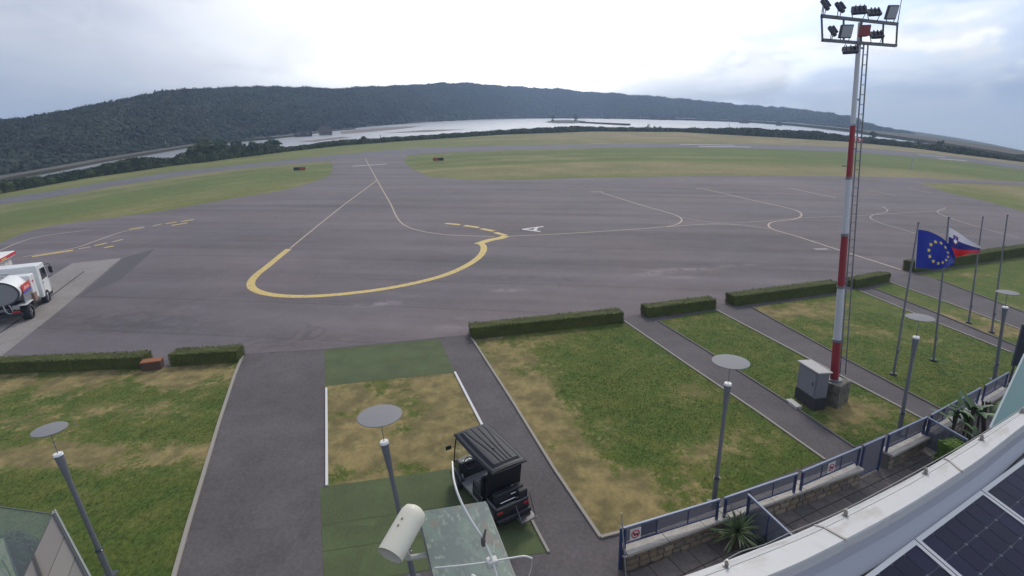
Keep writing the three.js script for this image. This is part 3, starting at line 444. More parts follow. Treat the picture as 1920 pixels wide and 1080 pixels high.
function leafBox(t, L, Hh, D, slope, dens, size, tone = [0.088, 0.104, 0.020]) {   // a clipped block of foliage: local x 0..L, z 0..-D
  const c = new THREE.BoxGeometry(L - 0.1, Hh - 0.06 + 0.15, D - 0.1, Math.ceil(L * 3), 4, 4), p = c.attributes.position;
  for (let i = 0; i < p.count; i++) { const x = p.getX(i) + L / 2; p.setXYZ(i, x, p.getY(i) + Hh / 2 - 0.1 + slope * x + 0.04 * (noise(x * 3, p.getZ(i) * 5) - 0.5), p.getZ(i) - D / 2 + 0.05 * (noise(x * 4 + 9, p.getY(i) * 5) - 0.5)); }
  c.computeVertexNormals(); mesh('branches', c, M(tone[0], tone[1], tone[2], 1), t);
  const list = [], put = (x, y, z, n) => { const wob = 0.035 * (fbm(x * 2.3, y * 3 + z * 3, 2) - 0.5) * 2, k = rr(0.75, 1.25) * (0.65 + 0.7 * fbm(x * 1.7 + 3, z * 3 + y * 2, 2)), dry = rnd() < 0.07; list.push([V(x, y + slope * x, z).addScaledVector(n, wob - 0.02), n, size * rr(0.7, 1.4), dry ? [0.11 * k, 0.095 * k, 0.03 * k] : [tone[0] * k, tone[1] * k, tone[2] * k]]); };
  const many = (a, f) => { for (let i = 0; i < a * dens; i++) f(); };
  many(L * D, () => put(rr(0, L), Hh + rr(-0.015, 0.02), -rr(0, D), V(0, 1, 0))); many(L * Hh, () => put(rr(0, L), rr(0, Hh), 0, V(0, 0, 1))); many(L * Hh * 0.5, () => put(rr(0, L), rr(0, Hh), -D, V(0, 0, -1)));
  many(D * Hh, () => put(0, rr(0, Hh), -rr(0, D), V(-1, 0, 0))); many(D * Hh, () => put(L, rr(0, Hh), -rr(0, D), V(1, 0, 0)));
  mesh('foliage', leafy(list), leafMat, t);
}
function hedge(a, b, Hh, D, label) {
  seed = 31 + Math.round(a[0]); const A = G(...a), B = G(...b), d = B.clone().sub(A), L = Math.hypot(d.x, d.z), t = thing('hedge', label, 'hedge', A, Math.atan2(-d.z, d.x), 'clipped hedges along the apron edge');
  leafBox(t, L, Hh, D, d.y / L, 850, 0.06); return t;
}
hedge([-90, 706], [268, 692], 0.6, 0.8, 'longest clipped hedge, ending at the small brick pier');
hedge([320, 688], [447, 680], 0.6, 0.85, 'short clipped hedge between the brick pier and the wide drive');
hedge([884, 637], [1169, 606], 0.62, 0.85, 'clipped hedge heading the big main lawn');
hedge([1214, 597], [1342, 580], 0.6, 0.8, 'short clipped hedge heading the lawn with the grey cabinet');
hedge([1377, 575], [1575, 548], 0.62, 0.85, 'clipped hedge heading the lawn of the flagpoles');
hedge([1604, 542], [1668, 529], 0.6, 0.75, 'shortest clipped hedge just beyond the floodlight mast');
hedge([1716, 512], [1990, 471], 0.75, 0.9, 'long clipped hedge behind the two flags');
{ const g = G(288, 691), t = thing('brick_pier', 'low brick pier with an orange top between two hedges', 'pier', g, 0.28); mesh('body', box(0.78, 0.42, 0.42, 0, 0.16, 0), M(0.10, 0.06, 0.045, 0.95), t); mesh('top', rbox(0.84, 0.07, 0.48, 0.015, 0, 0.405, 0), M(0.26, 0.10, 0.045, 0.9), t); }

// ---------------------------------------------------------------- lamp posts with reflector discs
const steel = M(0.17, 0.175, 0.19, 0.5, 0.2), steelDark = M(0.085, 0.087, 0.095, 0.5, 0.3), lampWhite = M(0.85, 0.85, 0.82, 0.35), discMat = M(0.20, 0.195, 0.20, 0.7);
function lampPost(b, top, dpx, dw, label) {
  const base = G(...b), T = deep(top[0], top[1], base.z).sub(base), Dp = deep(dpx[0], dpx[1], base.z).sub(base), t = thing('lamp_post', label, 'lamp post', base, 0, 'lamp posts with reflector discs'), at_ = (k) => T.clone().multiplyScalar(k);
  const depth = -base.z * Math.cos(PITCH) + (EYE - base.y - T.y) * Math.sin(PITCH), r = dw / 2 * depth / 980;
  mesh('base_plate', box(0.3, 0.02, 0.3, 0, 0.01, 0), steelDark, t); mesh('lower_pole', bar(V(0, 0, 0), at_(0.22), 0.07, 0.07, 14), steel, t); mesh('collar', bar(at_(0.215), at_(0.235), 0.082, 0.082, 14), steelDark, t);
  for (const s of [-1, 1]) mesh('bolt', disc(0.014, 0.02, at_(0.225).x + s * 0.085, at_(0.225).y, at_(0.225).z + 0.02, 'z', 8), lampWhite, t);
  mesh('upper_pole', bar(at_(0.235), at_(0.8), 0.056, 0.052, 14), steel, t);
  const hd = mesh('lamp_head', bar(at_(0.8), at_(0.985), 0.056, 0.095, 16), steel, t); mesh('lens', bar(at_(0.985), T, 0.1, 0.09, 16), lampWhite, hd);
  mesh('rod', bar(T, Dp.clone().add(V(0, -0.01, 0)), 0.009, 0.007, 6), steel, t);
  mesh('reflector_disc', new THREE.LatheGeometry([[0.001, -0.03], [r * 0.5, -0.022], [r * 0.97, 0], [r, 0.012], [r * 0.97, 0.022], [r * 0.5, 0.03], [0.001, 0.04]].map(([x, y]) => new THREE.Vector2(x, y)), 40).translate(Dp.x, Dp.y, Dp.z), discMat, t);
}
lampPost([206, 1079], [108, 850], [93, 806], 55, 'lamp post with reflector disc on the lawn beside the glass canopy');
lampPost([776, 1086], [720, 827], [712, 780], 82, 'lamp post with reflector disc standing on the green mat beside the buggy');
lampPost([1338, 943], [1365, 718], [1370, 679], 67, 'lamp post with reflector disc on the main lawn behind the fence');
lampPost([1685, 813], [1718, 631], [1725, 596], 46, 'lamp post with reflector disc at the corner near the clipped bush');
lampPost([1864, 712], [1885, 575], [1889, 549], 34, 'lamp post with reflector disc beside the dark display board');

// ---------------------------------------------------------------- floodlight mast
{
  const base = G(1563, 752), t = thing('floodlight_mast', 'tall red and white floodlight mast with ladder and square lamps', 'mast', base, 0), cb = 1.0;
  const TOPY = 12.2, q = (px, py) => deep(px, py, base.z - 0.0).sub(base);
  const foot = q(1564, 712); foot.z = 0; const axisX = (y) => mix(foot.x, q(1613, 45).x, clamp((y - foot.y) / (q(1609, 45).y - foot.y), 0, 1.2)), topY = q(1609, 42).y, ax = (y) => V(axisX(y), y, 0);
  const red = M(0.26, 0.022, 0.03, 0.55), white = M(0.52, 0.52, 0.54, 0.5), grey = M(0.20, 0.20, 0.22, 0.5, 0.4), conc = (() => { const tt = grain(256, 0.16, 0.145, 0.12, 0.9, 14); return new THREE.MeshStandardMaterial({ map: tt, roughness: 0.95 }); })();
  const cs = foot.y; mesh('concrete_base', rbox(0.86, cs + 0.2, 0.86, 0.025, foot.x, cs / 2 - 0.1, 0, 0.6), conc, t);
  mesh('flange', disc(0.26, 0.05, foot.x, cs + 0.025, 0), grey, t);
  const rowY = (py) => deep(lerpList([[0, 1615], [45, 1613], [715, 1564]].map(([a, b]) => [a, b]), py), py, base.z).y - base.y, cuts = [712, 640, 540, 442, 336, 235, 42].map(rowY); cuts[0] = cs;
  for (let i = 0; i + 1 < cuts.length; i++) { const r0 = mix(0.145, 0.062, i / 6), r1 = mix(0.145, 0.062, (i + 1) / 6); const s = mesh('pole_section', bar(ax(cuts[i] + 0.05), ax(cuts[i + 1]), r0, r1 * 1.02, 12), i % 2 ? white : i === 5 ? white : red, t); if (i && i < 5) mesh('joint_ring', bar(ax(cuts[i] + 0.0), ax(cuts[i] + 0.09), r0 * 1.18, r0 * 1.18, 12), grey, s); }
  // ladder
  const lad = (y, o) => ax(y).add(V(mix(0.34, 0.20, clamp(y / topY)) * o + 0.12, 0, -0.05)), y0 = cs + 0.2, y1 = rowY(80);
  for (const o of [0.35, 1]) mesh('ladder_rail', tube([lad(y0, o), lad((y0 + y1) / 2, o), lad(y1, o)], 0.022, 10, 6), grey, t);
  for (let y = y0 + 0.15; y < y1; y += 0.3) mesh('rung', bar(lad(y, 0.35), lad(y, 1), 0.013, 0.013, 6), grey, t);
  for (let y = y0 + 0.6; y < y1; y += 1.55) mesh('bracket', bar(ax(y), lad(y, 0.4), 0.03, 0.025, 6), grey, t);
  // cross frame: both bars level, found where the rays reach their height
  const Y1 = rowY(40) + base.y, Y2 = rowY(82) + base.y, fl = (px, py, Y) => { const p = at(px, py, Y).sub(base); return p; };
  const c1 = V(axisX(Y1 - base.y), Y1 - base.y, 0), c2 = V(axisX(Y2 - base.y), Y2 - base.y, 0);
  const dirA = fl(1675, 48, Y1).sub(fl(1532, 33, Y1)).setY(0); dirA.normalize();
  const along = (c, s) => c.clone().addScaledVector(dirA, s), nrm = V(dirA.z, 0, -dirA.x), hook = 0.12; if (nrm.z < 0) nrm.negate();
  // how far along each bar a pixel lies
  const sOf = (px, c) => { let b = 0, e = 1e9; for (let s = -3; s <= 3; s += 0.01) { const p = along(c, s).add(base).project(camera), d = Math.abs((p.x + 1) * 960 - px); if (d < e) { e = d; b = s; } } return b; };
  const L1 = sOf(1533, c1), R1 = sOf(1675, c1), L2 = sOf(1535, c2), R2 = sOf(1673, c2);
  const off = nrm.clone().multiplyScalar(hook);
  mesh('cross_bar', beam(along(c1, L1).add(off), along(c1, R1).add(off), 0.075, 0.085), steelDark, t); mesh('cross_bar', beam(along(c2, L2).add(off), along(c2, R2).add(off), 0.075, 0.085), steelDark, t);
  for (const s of [0, 0.27, 0.5, 0.8, 1]) mesh('frame_upright', beam(along(c2, mix(L2, R2, s)).add(off), along(c1, mix(L1, R1, s)).add(off), 0.04, 0.04), steelDark, t);
  for (const s of [L1, R1]) mesh('lightning_rod', bar(along(c1, s).add(off), along(c1, s).add(off).add(V(0, 1.1, 0)), 0.014, 0.008, 6), steelDark, t);
  mesh('control_box', rbox(0.26, 0.32, 0.2, 0.02, c1.x + 0.06, (c1.y + c2.y) / 2 + 0.02, 0.18), M(0.22, 0.04, 0.04, 0.6), t);
  const lampGlass = M(0.25, 0.26, 0.28, 0.15), lampBody = M(0.075, 0.08, 0.10, 0.55, 0.3);
  function flood(c, px, dy, yaw, tilt, w = 0.36, h = 0.3) {
    const p = along(c, sOf(px, c)).add(off), f = new THREE.Group(); f.name = 'floodlight'; t.add(f); f.position.copy(p).add(V(0, dy, 0)); f.rotation.set(0, yaw, 0);
    const m = new THREE.Matrix4().makeRotationX(tilt);
    mesh('housing', rbox(w, h, 0.1, 0.03).applyMatrix4(m), lampBody, f); mesh('glass', box(w * 0.86, h * 0.82, 0.012, 0, 0, 0.056).applyMatrix4(m), lampGlass, f);
    mesh('fins', [-1, 0, 1].map((s) => box(0.02, h * 0.7, 0.07, s * w * 0.28, 0, -0.08).applyMatrix4(m)), lampBody, f);
    const sgn = dy > 0 ? -1 : 1; mesh('yoke', [bar(V(-w / 2 - 0.015, 0, 0), V(-w * 0.3, sgn * Math.abs(dy), 0), 0.012, 0.012, 6), bar(V(w / 2 + 0.015, 0, 0), V(w * 0.3, sgn * Math.abs(dy), 0), 0.012, 0.012, 6)], steelDark, f);
  }
  flood(c1, 1537, 0.30, -2.2, 0.62, 0.46); flood(c1, 1565, 0.28, -2.3, 0.62, 0.46); flood(c1, 1601, 0.27, 2.9, 0.72, 0.42); flood(c1, 1629, 0.26, 3.0, 0.9, 0.38); flood(c1, 1661, 0.32, 0.15, 0.2, 0.38, 0.42);
  flood(c2, 1551, 0.26, -2.2, 0.62, 0.44); flood(c2, 1576, 0.29, 0.1, 0.15, 0.40, 0.38); flood(c2, 1634, 0.27, 3.0, 0.9, 0.38); flood(c2, 1589, -0.22, 2.8, 0.9, 0.44);
}
{ // grey cabinet beside the mast
  const A = G(1489, 745), B = G(1524, 771), d = B.clone().sub(A), L = Math.hypot(d.x, d.z), t = thing('utility_cabinet', 'grey steel utility cabinet on a dark plinth beside the mast', 'cabinet', A, Math.atan2(-d.z, d.x)), D = 0.5;
  const pl = M(0.045, 0.042, 0.042, 0.95), gm = M(0.19, 0.19, 0.215, 0.55);
  mesh('plinth', box(L, 0.56, D, L / 2, 0.2, -D / 2), pl, t); mesh('body', rbox(L * 0.97, 1.02, D * 0.96, 0.015, L / 2, 0.985, -D / 2), gm, t); mesh('roof', rbox(L * 1.12, 0.06, D * 1.18, 0.02, L / 2, 1.53, -D / 2, 0, -0.05), M(0.42, 0.40, 0.38, 0.7), t);
  const dr = mesh('door', box(L * 0.86, 0.9, 0.016, L / 2, 0.985, 0.002), M(0.21, 0.21, 0.235, 0.5), t); mesh('handle', box(0.03, 0.14, 0.03, L * 0.82, 1.0, 0.02), steelDark, dr);
  const k = G(1490, 758), s = thing('concrete_step', 'pale concrete slab on the path edge before the cabinet', 'slab', k, Math.atan2(-d.z, d.x)); mesh('slab', rbox(0.62, 0.12, 0.26, 0.015, 0.05, 0.05, 0.08), M(0.48, 0.46, 0.44, 0.85), s);
  const w = G(1536, 762), sk = thing('waste_bag', 'crumpled green and white bag beside the concrete mast base', 'bag', w); const bg = new THREE.IcosahedronGeometry(0.17, 3), p = bg.attributes.position; for (let i = 0; i < p.count; i++) { const v = V(p.getX(i), p.getY(i), p.getZ(i)), f = 0.75 + 0.6 * fbm(v.x * 12 + 3, v.y * 12 + v.z * 9, 3); p.setXYZ(i, v.x * f, Math.max(-0.1, v.y * f * 1.15), v.z * f); } bg.computeVertexNormals(); mesh('bag', bg.translate(0, 0.1, 0), M(0.22, 0.30, 0.25, 0.6), sk);
}

// ---------------------------------------------------------------- flagpoles and flags
const poleMat = M(0.19, 0.19, 0.21, 0.45, 0.2);
function flagpole(b, top, label) { const g = G(...b), T = deep(top[0], top[1], g.z).sub(g), t = thing('flagpole', label, 'flagpole', g, 0, 'flagpoles on the lawn'); mesh('base', disc(0.12, 0.1, 0, 0.04, 0), steelDark, t); mesh('pole', bar(V(0, 0, 0), T, 0.048, 0.026, 12), poleMat, t); mesh('finial', new THREE.SphereGeometry(0.045, 12, 8).translate(T.x, T.y + 0.03, T.z), steel, t); mesh('cleat', box(0.04, 0.16, 0.05, T.x * 0.17, T.y * 0.17, 0.06), steel, t); return g.z; }
const z1 = flagpole([1675, 703], [1722, 419], 'flagpole flying the blue flag with stars'), z2 = flagpole([1750, 677], [1779, 409], 'flagpole flying the white, blue and red flag');
flagpole([1816, 606], [1843, 408], 'bare flagpole just beyond the two flags'); flagpole([1859, 624], [1889, 405], 'bare flagpole farthest from the mast, before the long hedge');
function flagTexture(draw, w = 512, h = 342) { const c = document.createElement('canvas'); c.width = w; c.height = h; draw(c.getContext('2d'), w, h); const t = new THREE.CanvasTexture(c); t.colorSpace = THREE.SRGBColorSpace; t.magFilter = THREE.LinearFilter; return t; }
function flag(name, label, top, bottom, z, wave, map) {
  const n = 40, m = 20, pos = [], uv = [], idx = [], ct = new THREE.CatmullRomCurve3(top.map(([a, b]) => V(a, b, 0))), cb = new THREE.CatmullRomCurve3(bottom.map(([a, b]) => V(a, b, 0)));
  for (let i = 0; i <= n; i++) for (let j = 0; j <= m; j++) { const u = i / n, v = j / m, p = ct.getPoint(u).lerp(cb.getPoint(u), v), q = deep(p.x, p.y, z + wave * u * Math.sin(u * 9.5 + v * 2.6) + wave * 0.5 * u * Math.sin(v * 5 - u * 4)); pos.push(q.x, q.y, q.z); uv.push(u, 1 - v); }
  for (let i = 0; i < n; i++) for (let j = 0; j < m; j++) { const a = i * (m + 1) + j; idx.push(a, a + 1, a + m + 1, a + 1, a + m + 2, a + m + 1); }
  const o = V(pos[0], pos[1], pos[2]), g = new THREE.BufferGeometry(); g.setAttribute('position', new THREE.Float32BufferAttribute(pos, 3)); g.setAttribute('uv', new THREE.Float32BufferAttribute(uv, 2)); g.setIndex(idx); g.computeVertexNormals(); g.translate(-o.x, -o.y, -o.z);
  const t = thing(name, label, 'flag', o, 0, 'flags'); mesh('cloth', g, new THREE.MeshPhysicalMaterial({ map, roughness: 0.85, transmission: 0.25, thickness: 0, side: THREE.DoubleSide }), t);
  mesh('hoist_rope', bar(V(0, 0.05, 0), V(pos[m * 3] - o.x, pos[m * 3 + 1] - o.y - 0.05, 0), 0.008, 0.008, 6), M(0.5, 0.5, 0.5, 0.9), t);
}
flag('star_flag', 'dark blue flag with a ring of yellow stars, drooping from its pole', [[1721, 430], [1742, 434], [1766, 446], [1784, 464], [1791, 481]], [[1716.5, 502], [1736, 503], [1758, 503.5], [1775, 501], [1788, 497]], z1 + 0.02, 0.16, flagTexture((c, w, h) => { c.fillStyle = '#13278c'; c.fillRect(0, 0, w, h); c.fillStyle = '#e8d24a'; for (let k = 0; k < 12; k++) { const a = k * Math.PI / 6, x = w / 2 + Math.cos(a) * h * 0.33, y = h / 2 + Math.sin(a) * h * 0.33; c.beginPath(); for (let i = 0; i < 10; i++) { const r = i % 2 ? 9 : 23, b = -Math.PI / 2 + i * Math.PI / 5; c.lineTo(x + Math.cos(b) * r, y + Math.sin(b) * r); } c.fill(); } }));
flag('tricolour_flag', 'white, blue and red flag with a small crest, blown sideways', [[1779, 426], [1792, 433], [1808, 444], [1826, 455], [1839, 462]], [[1777, 478], [1789, 482], [1802, 480], [1820, 476], [1837, 474]], z2 + 0.02, 0.16, flagTexture((c, w, h) => { c.fillStyle = '#d9d6dc'; c.fillRect(0, 0, w, h / 3); c.fillStyle = '#1d2272'; c.fillRect(0, h / 3, w, h / 3); c.fillStyle = '#c5121d'; c.fillRect(0, 2 * h / 3, w, h / 3); c.fillStyle = '#c5121d'; const x = w * 0.26, y = h * 0.18; c.beginPath(); c.moveTo(x - 44, y); c.lineTo(x + 44, y); c.lineTo(x + 40, y + 80); c.lineTo(x, y + 118); c.lineTo(x - 40, y + 80); c.fill(); c.fillStyle = '#20309a'; c.beginPath(); c.moveTo(x - 37, y + 6); c.lineTo(x + 37, y + 6); c.lineTo(x + 33, y + 78); c.lineTo(x, y + 108); c.lineTo(x - 33, y + 78); c.fill(); c.fillStyle = '#f2f2f4'; c.beginPath(); c.moveTo(x - 33, y + 78); c.lineTo(x - 16, y + 48); c.lineTo(x - 9, y + 58); c.lineTo(x, y + 34); c.lineTo(x + 9, y + 58); c.lineTo(x + 16, y + 48); c.lineTo(x + 33, y + 78); c.lineTo(x, y + 104); c.fill(); c.fillStyle = '#e8d24a'; for (const [a, b] of [[-14, 20], [14, 20], [0, 32]]) { c.beginPath(); c.arc(x + a, y + b, 5, 0, 7); c.fill(); } }));

// ---------------------------------------------------------------- fuel truck and kiosk
const rubber = M(0.018, 0.018, 0.02, 0.85), rimMat = M(0.28, 0.28, 0.30, 0.4, 0.5), bodyWhite = M(0.72, 0.72, 0.70, 0.35), darkGlass = M(0.02, 0.025, 0.03, 0.08), chassisMat = M(0.022, 0.022, 0.026, 0.7);
function wheel(t, x, z, r, w, name = 'wheel') { const g = new THREE.Group(); g.name = name; t.add(g); g.position.set(x, r, z); mesh('tyre', new THREE.LatheGeometry([[r * 0.6, -w / 2], [r * 0.93, -w / 2], [r, -w * 0.32], [r, w * 0.32], [r * 0.93, w / 2], [r * 0.6, w / 2]].map(([a, b]) => new THREE.Vector2(a, b)), 28).rotateX(Math.PI / 2), rubber, g); mesh('rim', [disc(r * 0.6, w * 0.7, 0, 0, 0, 'z', 20), disc(r * 0.22, w * 1.02, 0, 0, 0, 'z', 12)], rimMat, g); }
{
  const rw = G(57, 597), fw = G(88, 566), hd = fw.clone().sub(rw).setY(0), WB = hd.length(); hd.normalize(); const right = V(-hd.z, 0, hd.x), o = rw.clone().addScaledVector(right, -0.95); o.y = land(o.x, o.z) + lift(4, o.x, o.z);
  const t = thing('fuel_truck', 'white fuel tanker truck with elliptical grey tank end, parked on the concrete pad', 'truck', o, Math.atan2(-hd.z, hd.x)), F = WB, W = 1.02;
  for (const s of [-1, 1]) { wheel(t, 0, s * 0.93, 0.46, 0.42, 'rear_wheel'); wheel(t, F, s * 0.98, 0.46, 0.27, 'front_wheel'); mesh('mudguard', rbox(1.25, 0.05, 0.5, 0.02, 0, 1.0, s * 0.92), s > 0 ? M(0.5, 0.5, 0.5, 0.5) : chassisMat, t); }
  mesh('chassis', [box(F + 1.7, 0.2, 0.14, F / 2 + 0.05, 0.78, 0.4), box(F + 1.7, 0.2, 0.14, F / 2 + 0.05, 0.78, -0.4), box(0.2, 0.16, 1.6, 0, 0.5, 0), box(0.2, 0.16, 1.6, F, 0.5, 0), box(1.1, 0.4, 1.9, F * 0.5, 0.72, 0)], chassisMat, t);
  const el = new THREE.Shape().absellipse(0, 0, W, 0.72, 0, Math.PI * 2), tk = new THREE.ExtrudeGeometry(el, { depth: F * 0.56, bevelEnabled: true, bevelThickness: 0.06, bevelSize: 0.05, bevelOffset: -0.05, bevelSegments: 3, curveSegments: 40 }).rotateY(Math.PI / 2).translate(-0.62, 1.8, 0);
  const tank = mesh('tank', tk, bodyWhite, t);
  const ring = new THREE.Shape().absellipse(0, 0, W + 0.03, 0.75, 0, Math.PI * 2); ring.holes.push(new THREE.Path().absellipse(0, 0, W - 0.06, 0.66, 0, Math.PI * 2, true)); mesh('end_rim', new THREE.ExtrudeGeometry(ring, { depth: 0.05, bevelEnabled: false, curveSegments: 40 }).rotateY(Math.PI / 2).translate(-0.73, 1.8, 0), M(0.05, 0.05, 0.055, 0.5), tank);
  mesh('end_plate', new THREE.ShapeGeometry(new THREE.Shape().absellipse(0, 0, W - 0.05, 0.67, 0, Math.PI * 2), 40).rotateY(-Math.PI / 2).translate(-0.705, 1.8, 0), M(0.24, 0.24, 0.245, 0.6), tank);
  mesh('walkway', box(F * 0.5, 0.03, 0.4, 0.4, 2.53, 0), M(0.3, 0.3, 0.3, 0.6), tank); for (const x of [-0.5, 0.35, 1.15]) mesh('hatch', disc(0.2, 0.1, x + 0.2, 2.57, 0), M(0.4, 0.4, 0.4, 0.4, 0.4), tank);
  mesh('side_panel', [box(F * 0.34, 0.55, 0.04, 0.35, 1.3, W + 0.0)], M(0.30, 0.31, 0.34, 0.35, 0.4), t); mesh('side_panel', [box(F * 0.34, 0.55, 0.04, 0.35, 1.3, -W)], M(0.30, 0.31, 0.34, 0.35, 0.4), t);
  const sg = mesh('sign_board', box(1.35, 0.52, 0.03, 0.42, 1.86, W + 0.045), M(0.62, 0.06, 0.04, 0.45), t); mesh('blue_band', box(1.35, 0.12, 0.006, 0.42, 1.66, W + 0.064), M(0.05, 0.08, 0.42, 0.45), sg); mesh('white_emblem', [box(0.3, 0.05, 0.006, 0.2, 1.92, W + 0.064), box(0.26, 0.05, 0.006, 0.62, 1.92, W + 0.064), box(0.9, 0.025, 0.006, 0.42, 1.83, W + 0.064)], M(0.75, 0.72, 0.70, 0.5), sg);
  const bx = mesh('side_locker', rbox(0.85, 1.5, 2.2, 0.05, F * 0.62 - 0.52, 1.62, 0), bodyWhite, t); mesh('red_emblem', [box(0.16, 0.14, 0.006, F * 0.62 - 0.6, 1.95, 1.104), box(0.12, 0.05, 0.006, F * 0.62 - 0.4, 1.95, 1.104)], M(0.45, 0.05, 0.05, 0.5), bx); mesh('locker_seam', box(0.012, 1.3, 0.006, F * 0.62 - 0.52, 1.55, 1.103), M(0.2, 0.2, 0.2, 0.6), bx);
  const cp = new THREE.Shape([[F - 0.62, 0.62], [F + 1.05, 0.62], [F + 1.12, 1.35], [F + 1.02, 1.55], [F + 0.86, 2.46], [F + 0.7, 2.58], [F - 0.62, 2.6]].map(([a, b]) => new THREE.Vector2(a, b)));
  const cab = mesh('cab', new THREE.ExtrudeGeometry(cp, { depth: 2.1, bevelEnabled: true, bevelThickness: 0.04, bevelSize: 0.04, bevelSegments: 2 }).translate(0, 0, -1.05), bodyWhite, t);
  for (const s of [-1, 1]) { const dsh = new THREE.Shape([[F - 0.18, 1.62], [F + 0.88, 1.62], [F + 0.78, 2.3], [F - 0.18, 2.34]].map(([a, b]) => new THREE.Vector2(a, b))); mesh('side_window', new THREE.ExtrudeGeometry(dsh, { depth: 0.012, bevelEnabled: false }).translate(0, 0, s * 1.096 - 0.006), darkGlass, cab); const dr = mesh('door', [box(0.014, 1.05, 0.01, F - 0.26, 1.2, s * 1.094), box(0.014, 0.9, 0.01, F + 0.98, 1.1, s * 1.094)], M(0.1, 0.1, 0.1, 0.7), cab); mesh('door_handle', box(0.14, 0.035, 0.03, F - 0.12, 1.42, s * 1.105), chassisMat, cab); mesh('mirror_arm', tube([V(F + 0.95, 2.35, s * 1.05), V(F + 1.15, 2.4, s * 1.26), V(F + 1.15, 1.6, s * 1.26), V(F + 0.98, 1.55, s * 1.1)], 0.018, 20, 6), chassisMat, cab); mesh('mirror', rbox(0.06, 0.42, 0.2, 0.02, F + 1.15, 2.0, s * 1.28), chassisMat, cab); mesh('step', box(0.7, 0.22, 0.3, F + 0.75, 0.5, s * 0.95), chassisMat, cab); }
  mesh('windscreen', box(0.02, 0.78, 1.9, F + 1.005, 2.03, 0, 0, 0, 0.17), darkGlass, cab); mesh('cab_bumper', rbox(0.2, 0.34, 2.15, 0.04, F + 1.12, 0.62, 0), chassisMat, cab);
  mesh('rear_bumper', rbox(0.12, 0.2, 1.9, 0.03, -0.86, 0.55, 0), chassisMat, t); for (const s of [-1, 1]) { mesh('tail_light', rbox(0.06, 0.14, 0.34, 0.02, -0.93, 0.72, s * 0.72), M(0.32, 0.02, 0.02, 0.3), t); mesh('hazard_plate', box(0.02, 0.24, 0.3, -0.9, 1.0, s * 0.75), s < 0 ? M(0.55, 0.42, 0.04, 0.6) : M(0.3, 0.3, 0.3, 0.6), t); }
  mesh('fire_bottle', [new THREE.CapsuleGeometry(0.09, 0.38, 6, 12).translate(-0.82, 0.85, -0.15)], M(0.4, 0.03, 0.03, 0.4), t); mesh('hose_rack', [tube([V(-0.8, 1.15, 0.2), V(-0.9, 1.0, 0.25), V(-0.9, 0.75, 0.3), V(-0.8, 0.65, 0.5), V(-0.85, 1.0, 0.52), V(-0.8, 1.15, 0.45)], 0.03, 30, 8)], M(0.4, 0.4, 0.4, 0.5), t); mesh('locker', box(0.5, 0.5, 0.5, 1.25, 1.05, 0.9), M(0.25, 0.15, 0.11, 0.6), t);
  // kiosk behind the truck
  const kc = G(39, 546).addScaledVector(right, -1.0).addScaledVector(hd, -1.5); kc.y = land(kc.x, kc.z) + 0.01;
  const kt = thing('fuel_kiosk', 'white fuel kiosk with a red edged flat roof behind the truck', 'kiosk', kc, Math.atan2(-hd.z, hd.x));
  mesh('wall', rbox(3.0, 2.6, 2.0, 0.02, 0, 1.3, 0), M(0.5, 0.48, 0.45, 0.7), kt); for (const x of [-1.1, -0.35, 0.4, 1.1]) mesh('panel', box(0.62, 2.1, 0.03, x, 1.35, 1.015), M(0.60, 0.58, 0.55, 0.6), kt); mesh('door', box(0.7, 2.1, 0.04, -1.525, 1.1, 0.2, Math.PI / 2), M(0.42, 0.40, 0.42, 0.6), kt);
  const rf = mesh('roof', rbox(3.5, 0.3, 2.5, 0.03, 0, 2.75, 0), M(0.75, 0.73, 0.68, 0.6), kt); for (const s of [-1, 1]) { mesh('red_fascia', box(3.54, 0.2, 0.02, 0, 2.77, s * 1.265), M(0.50, 0.025, 0.045, 0.5), rf); mesh('red_fascia', box(0.02, 0.2, 2.5, s * 1.765, 2.77, 0), M(0.50, 0.025, 0.045, 0.5), rf); }
  mesh('emblem', box(0.9, 0.1, 0.012, -0.5, 2.75, 1.28), M(0.55, 0.36, 0.08, 0.5), rf);
}

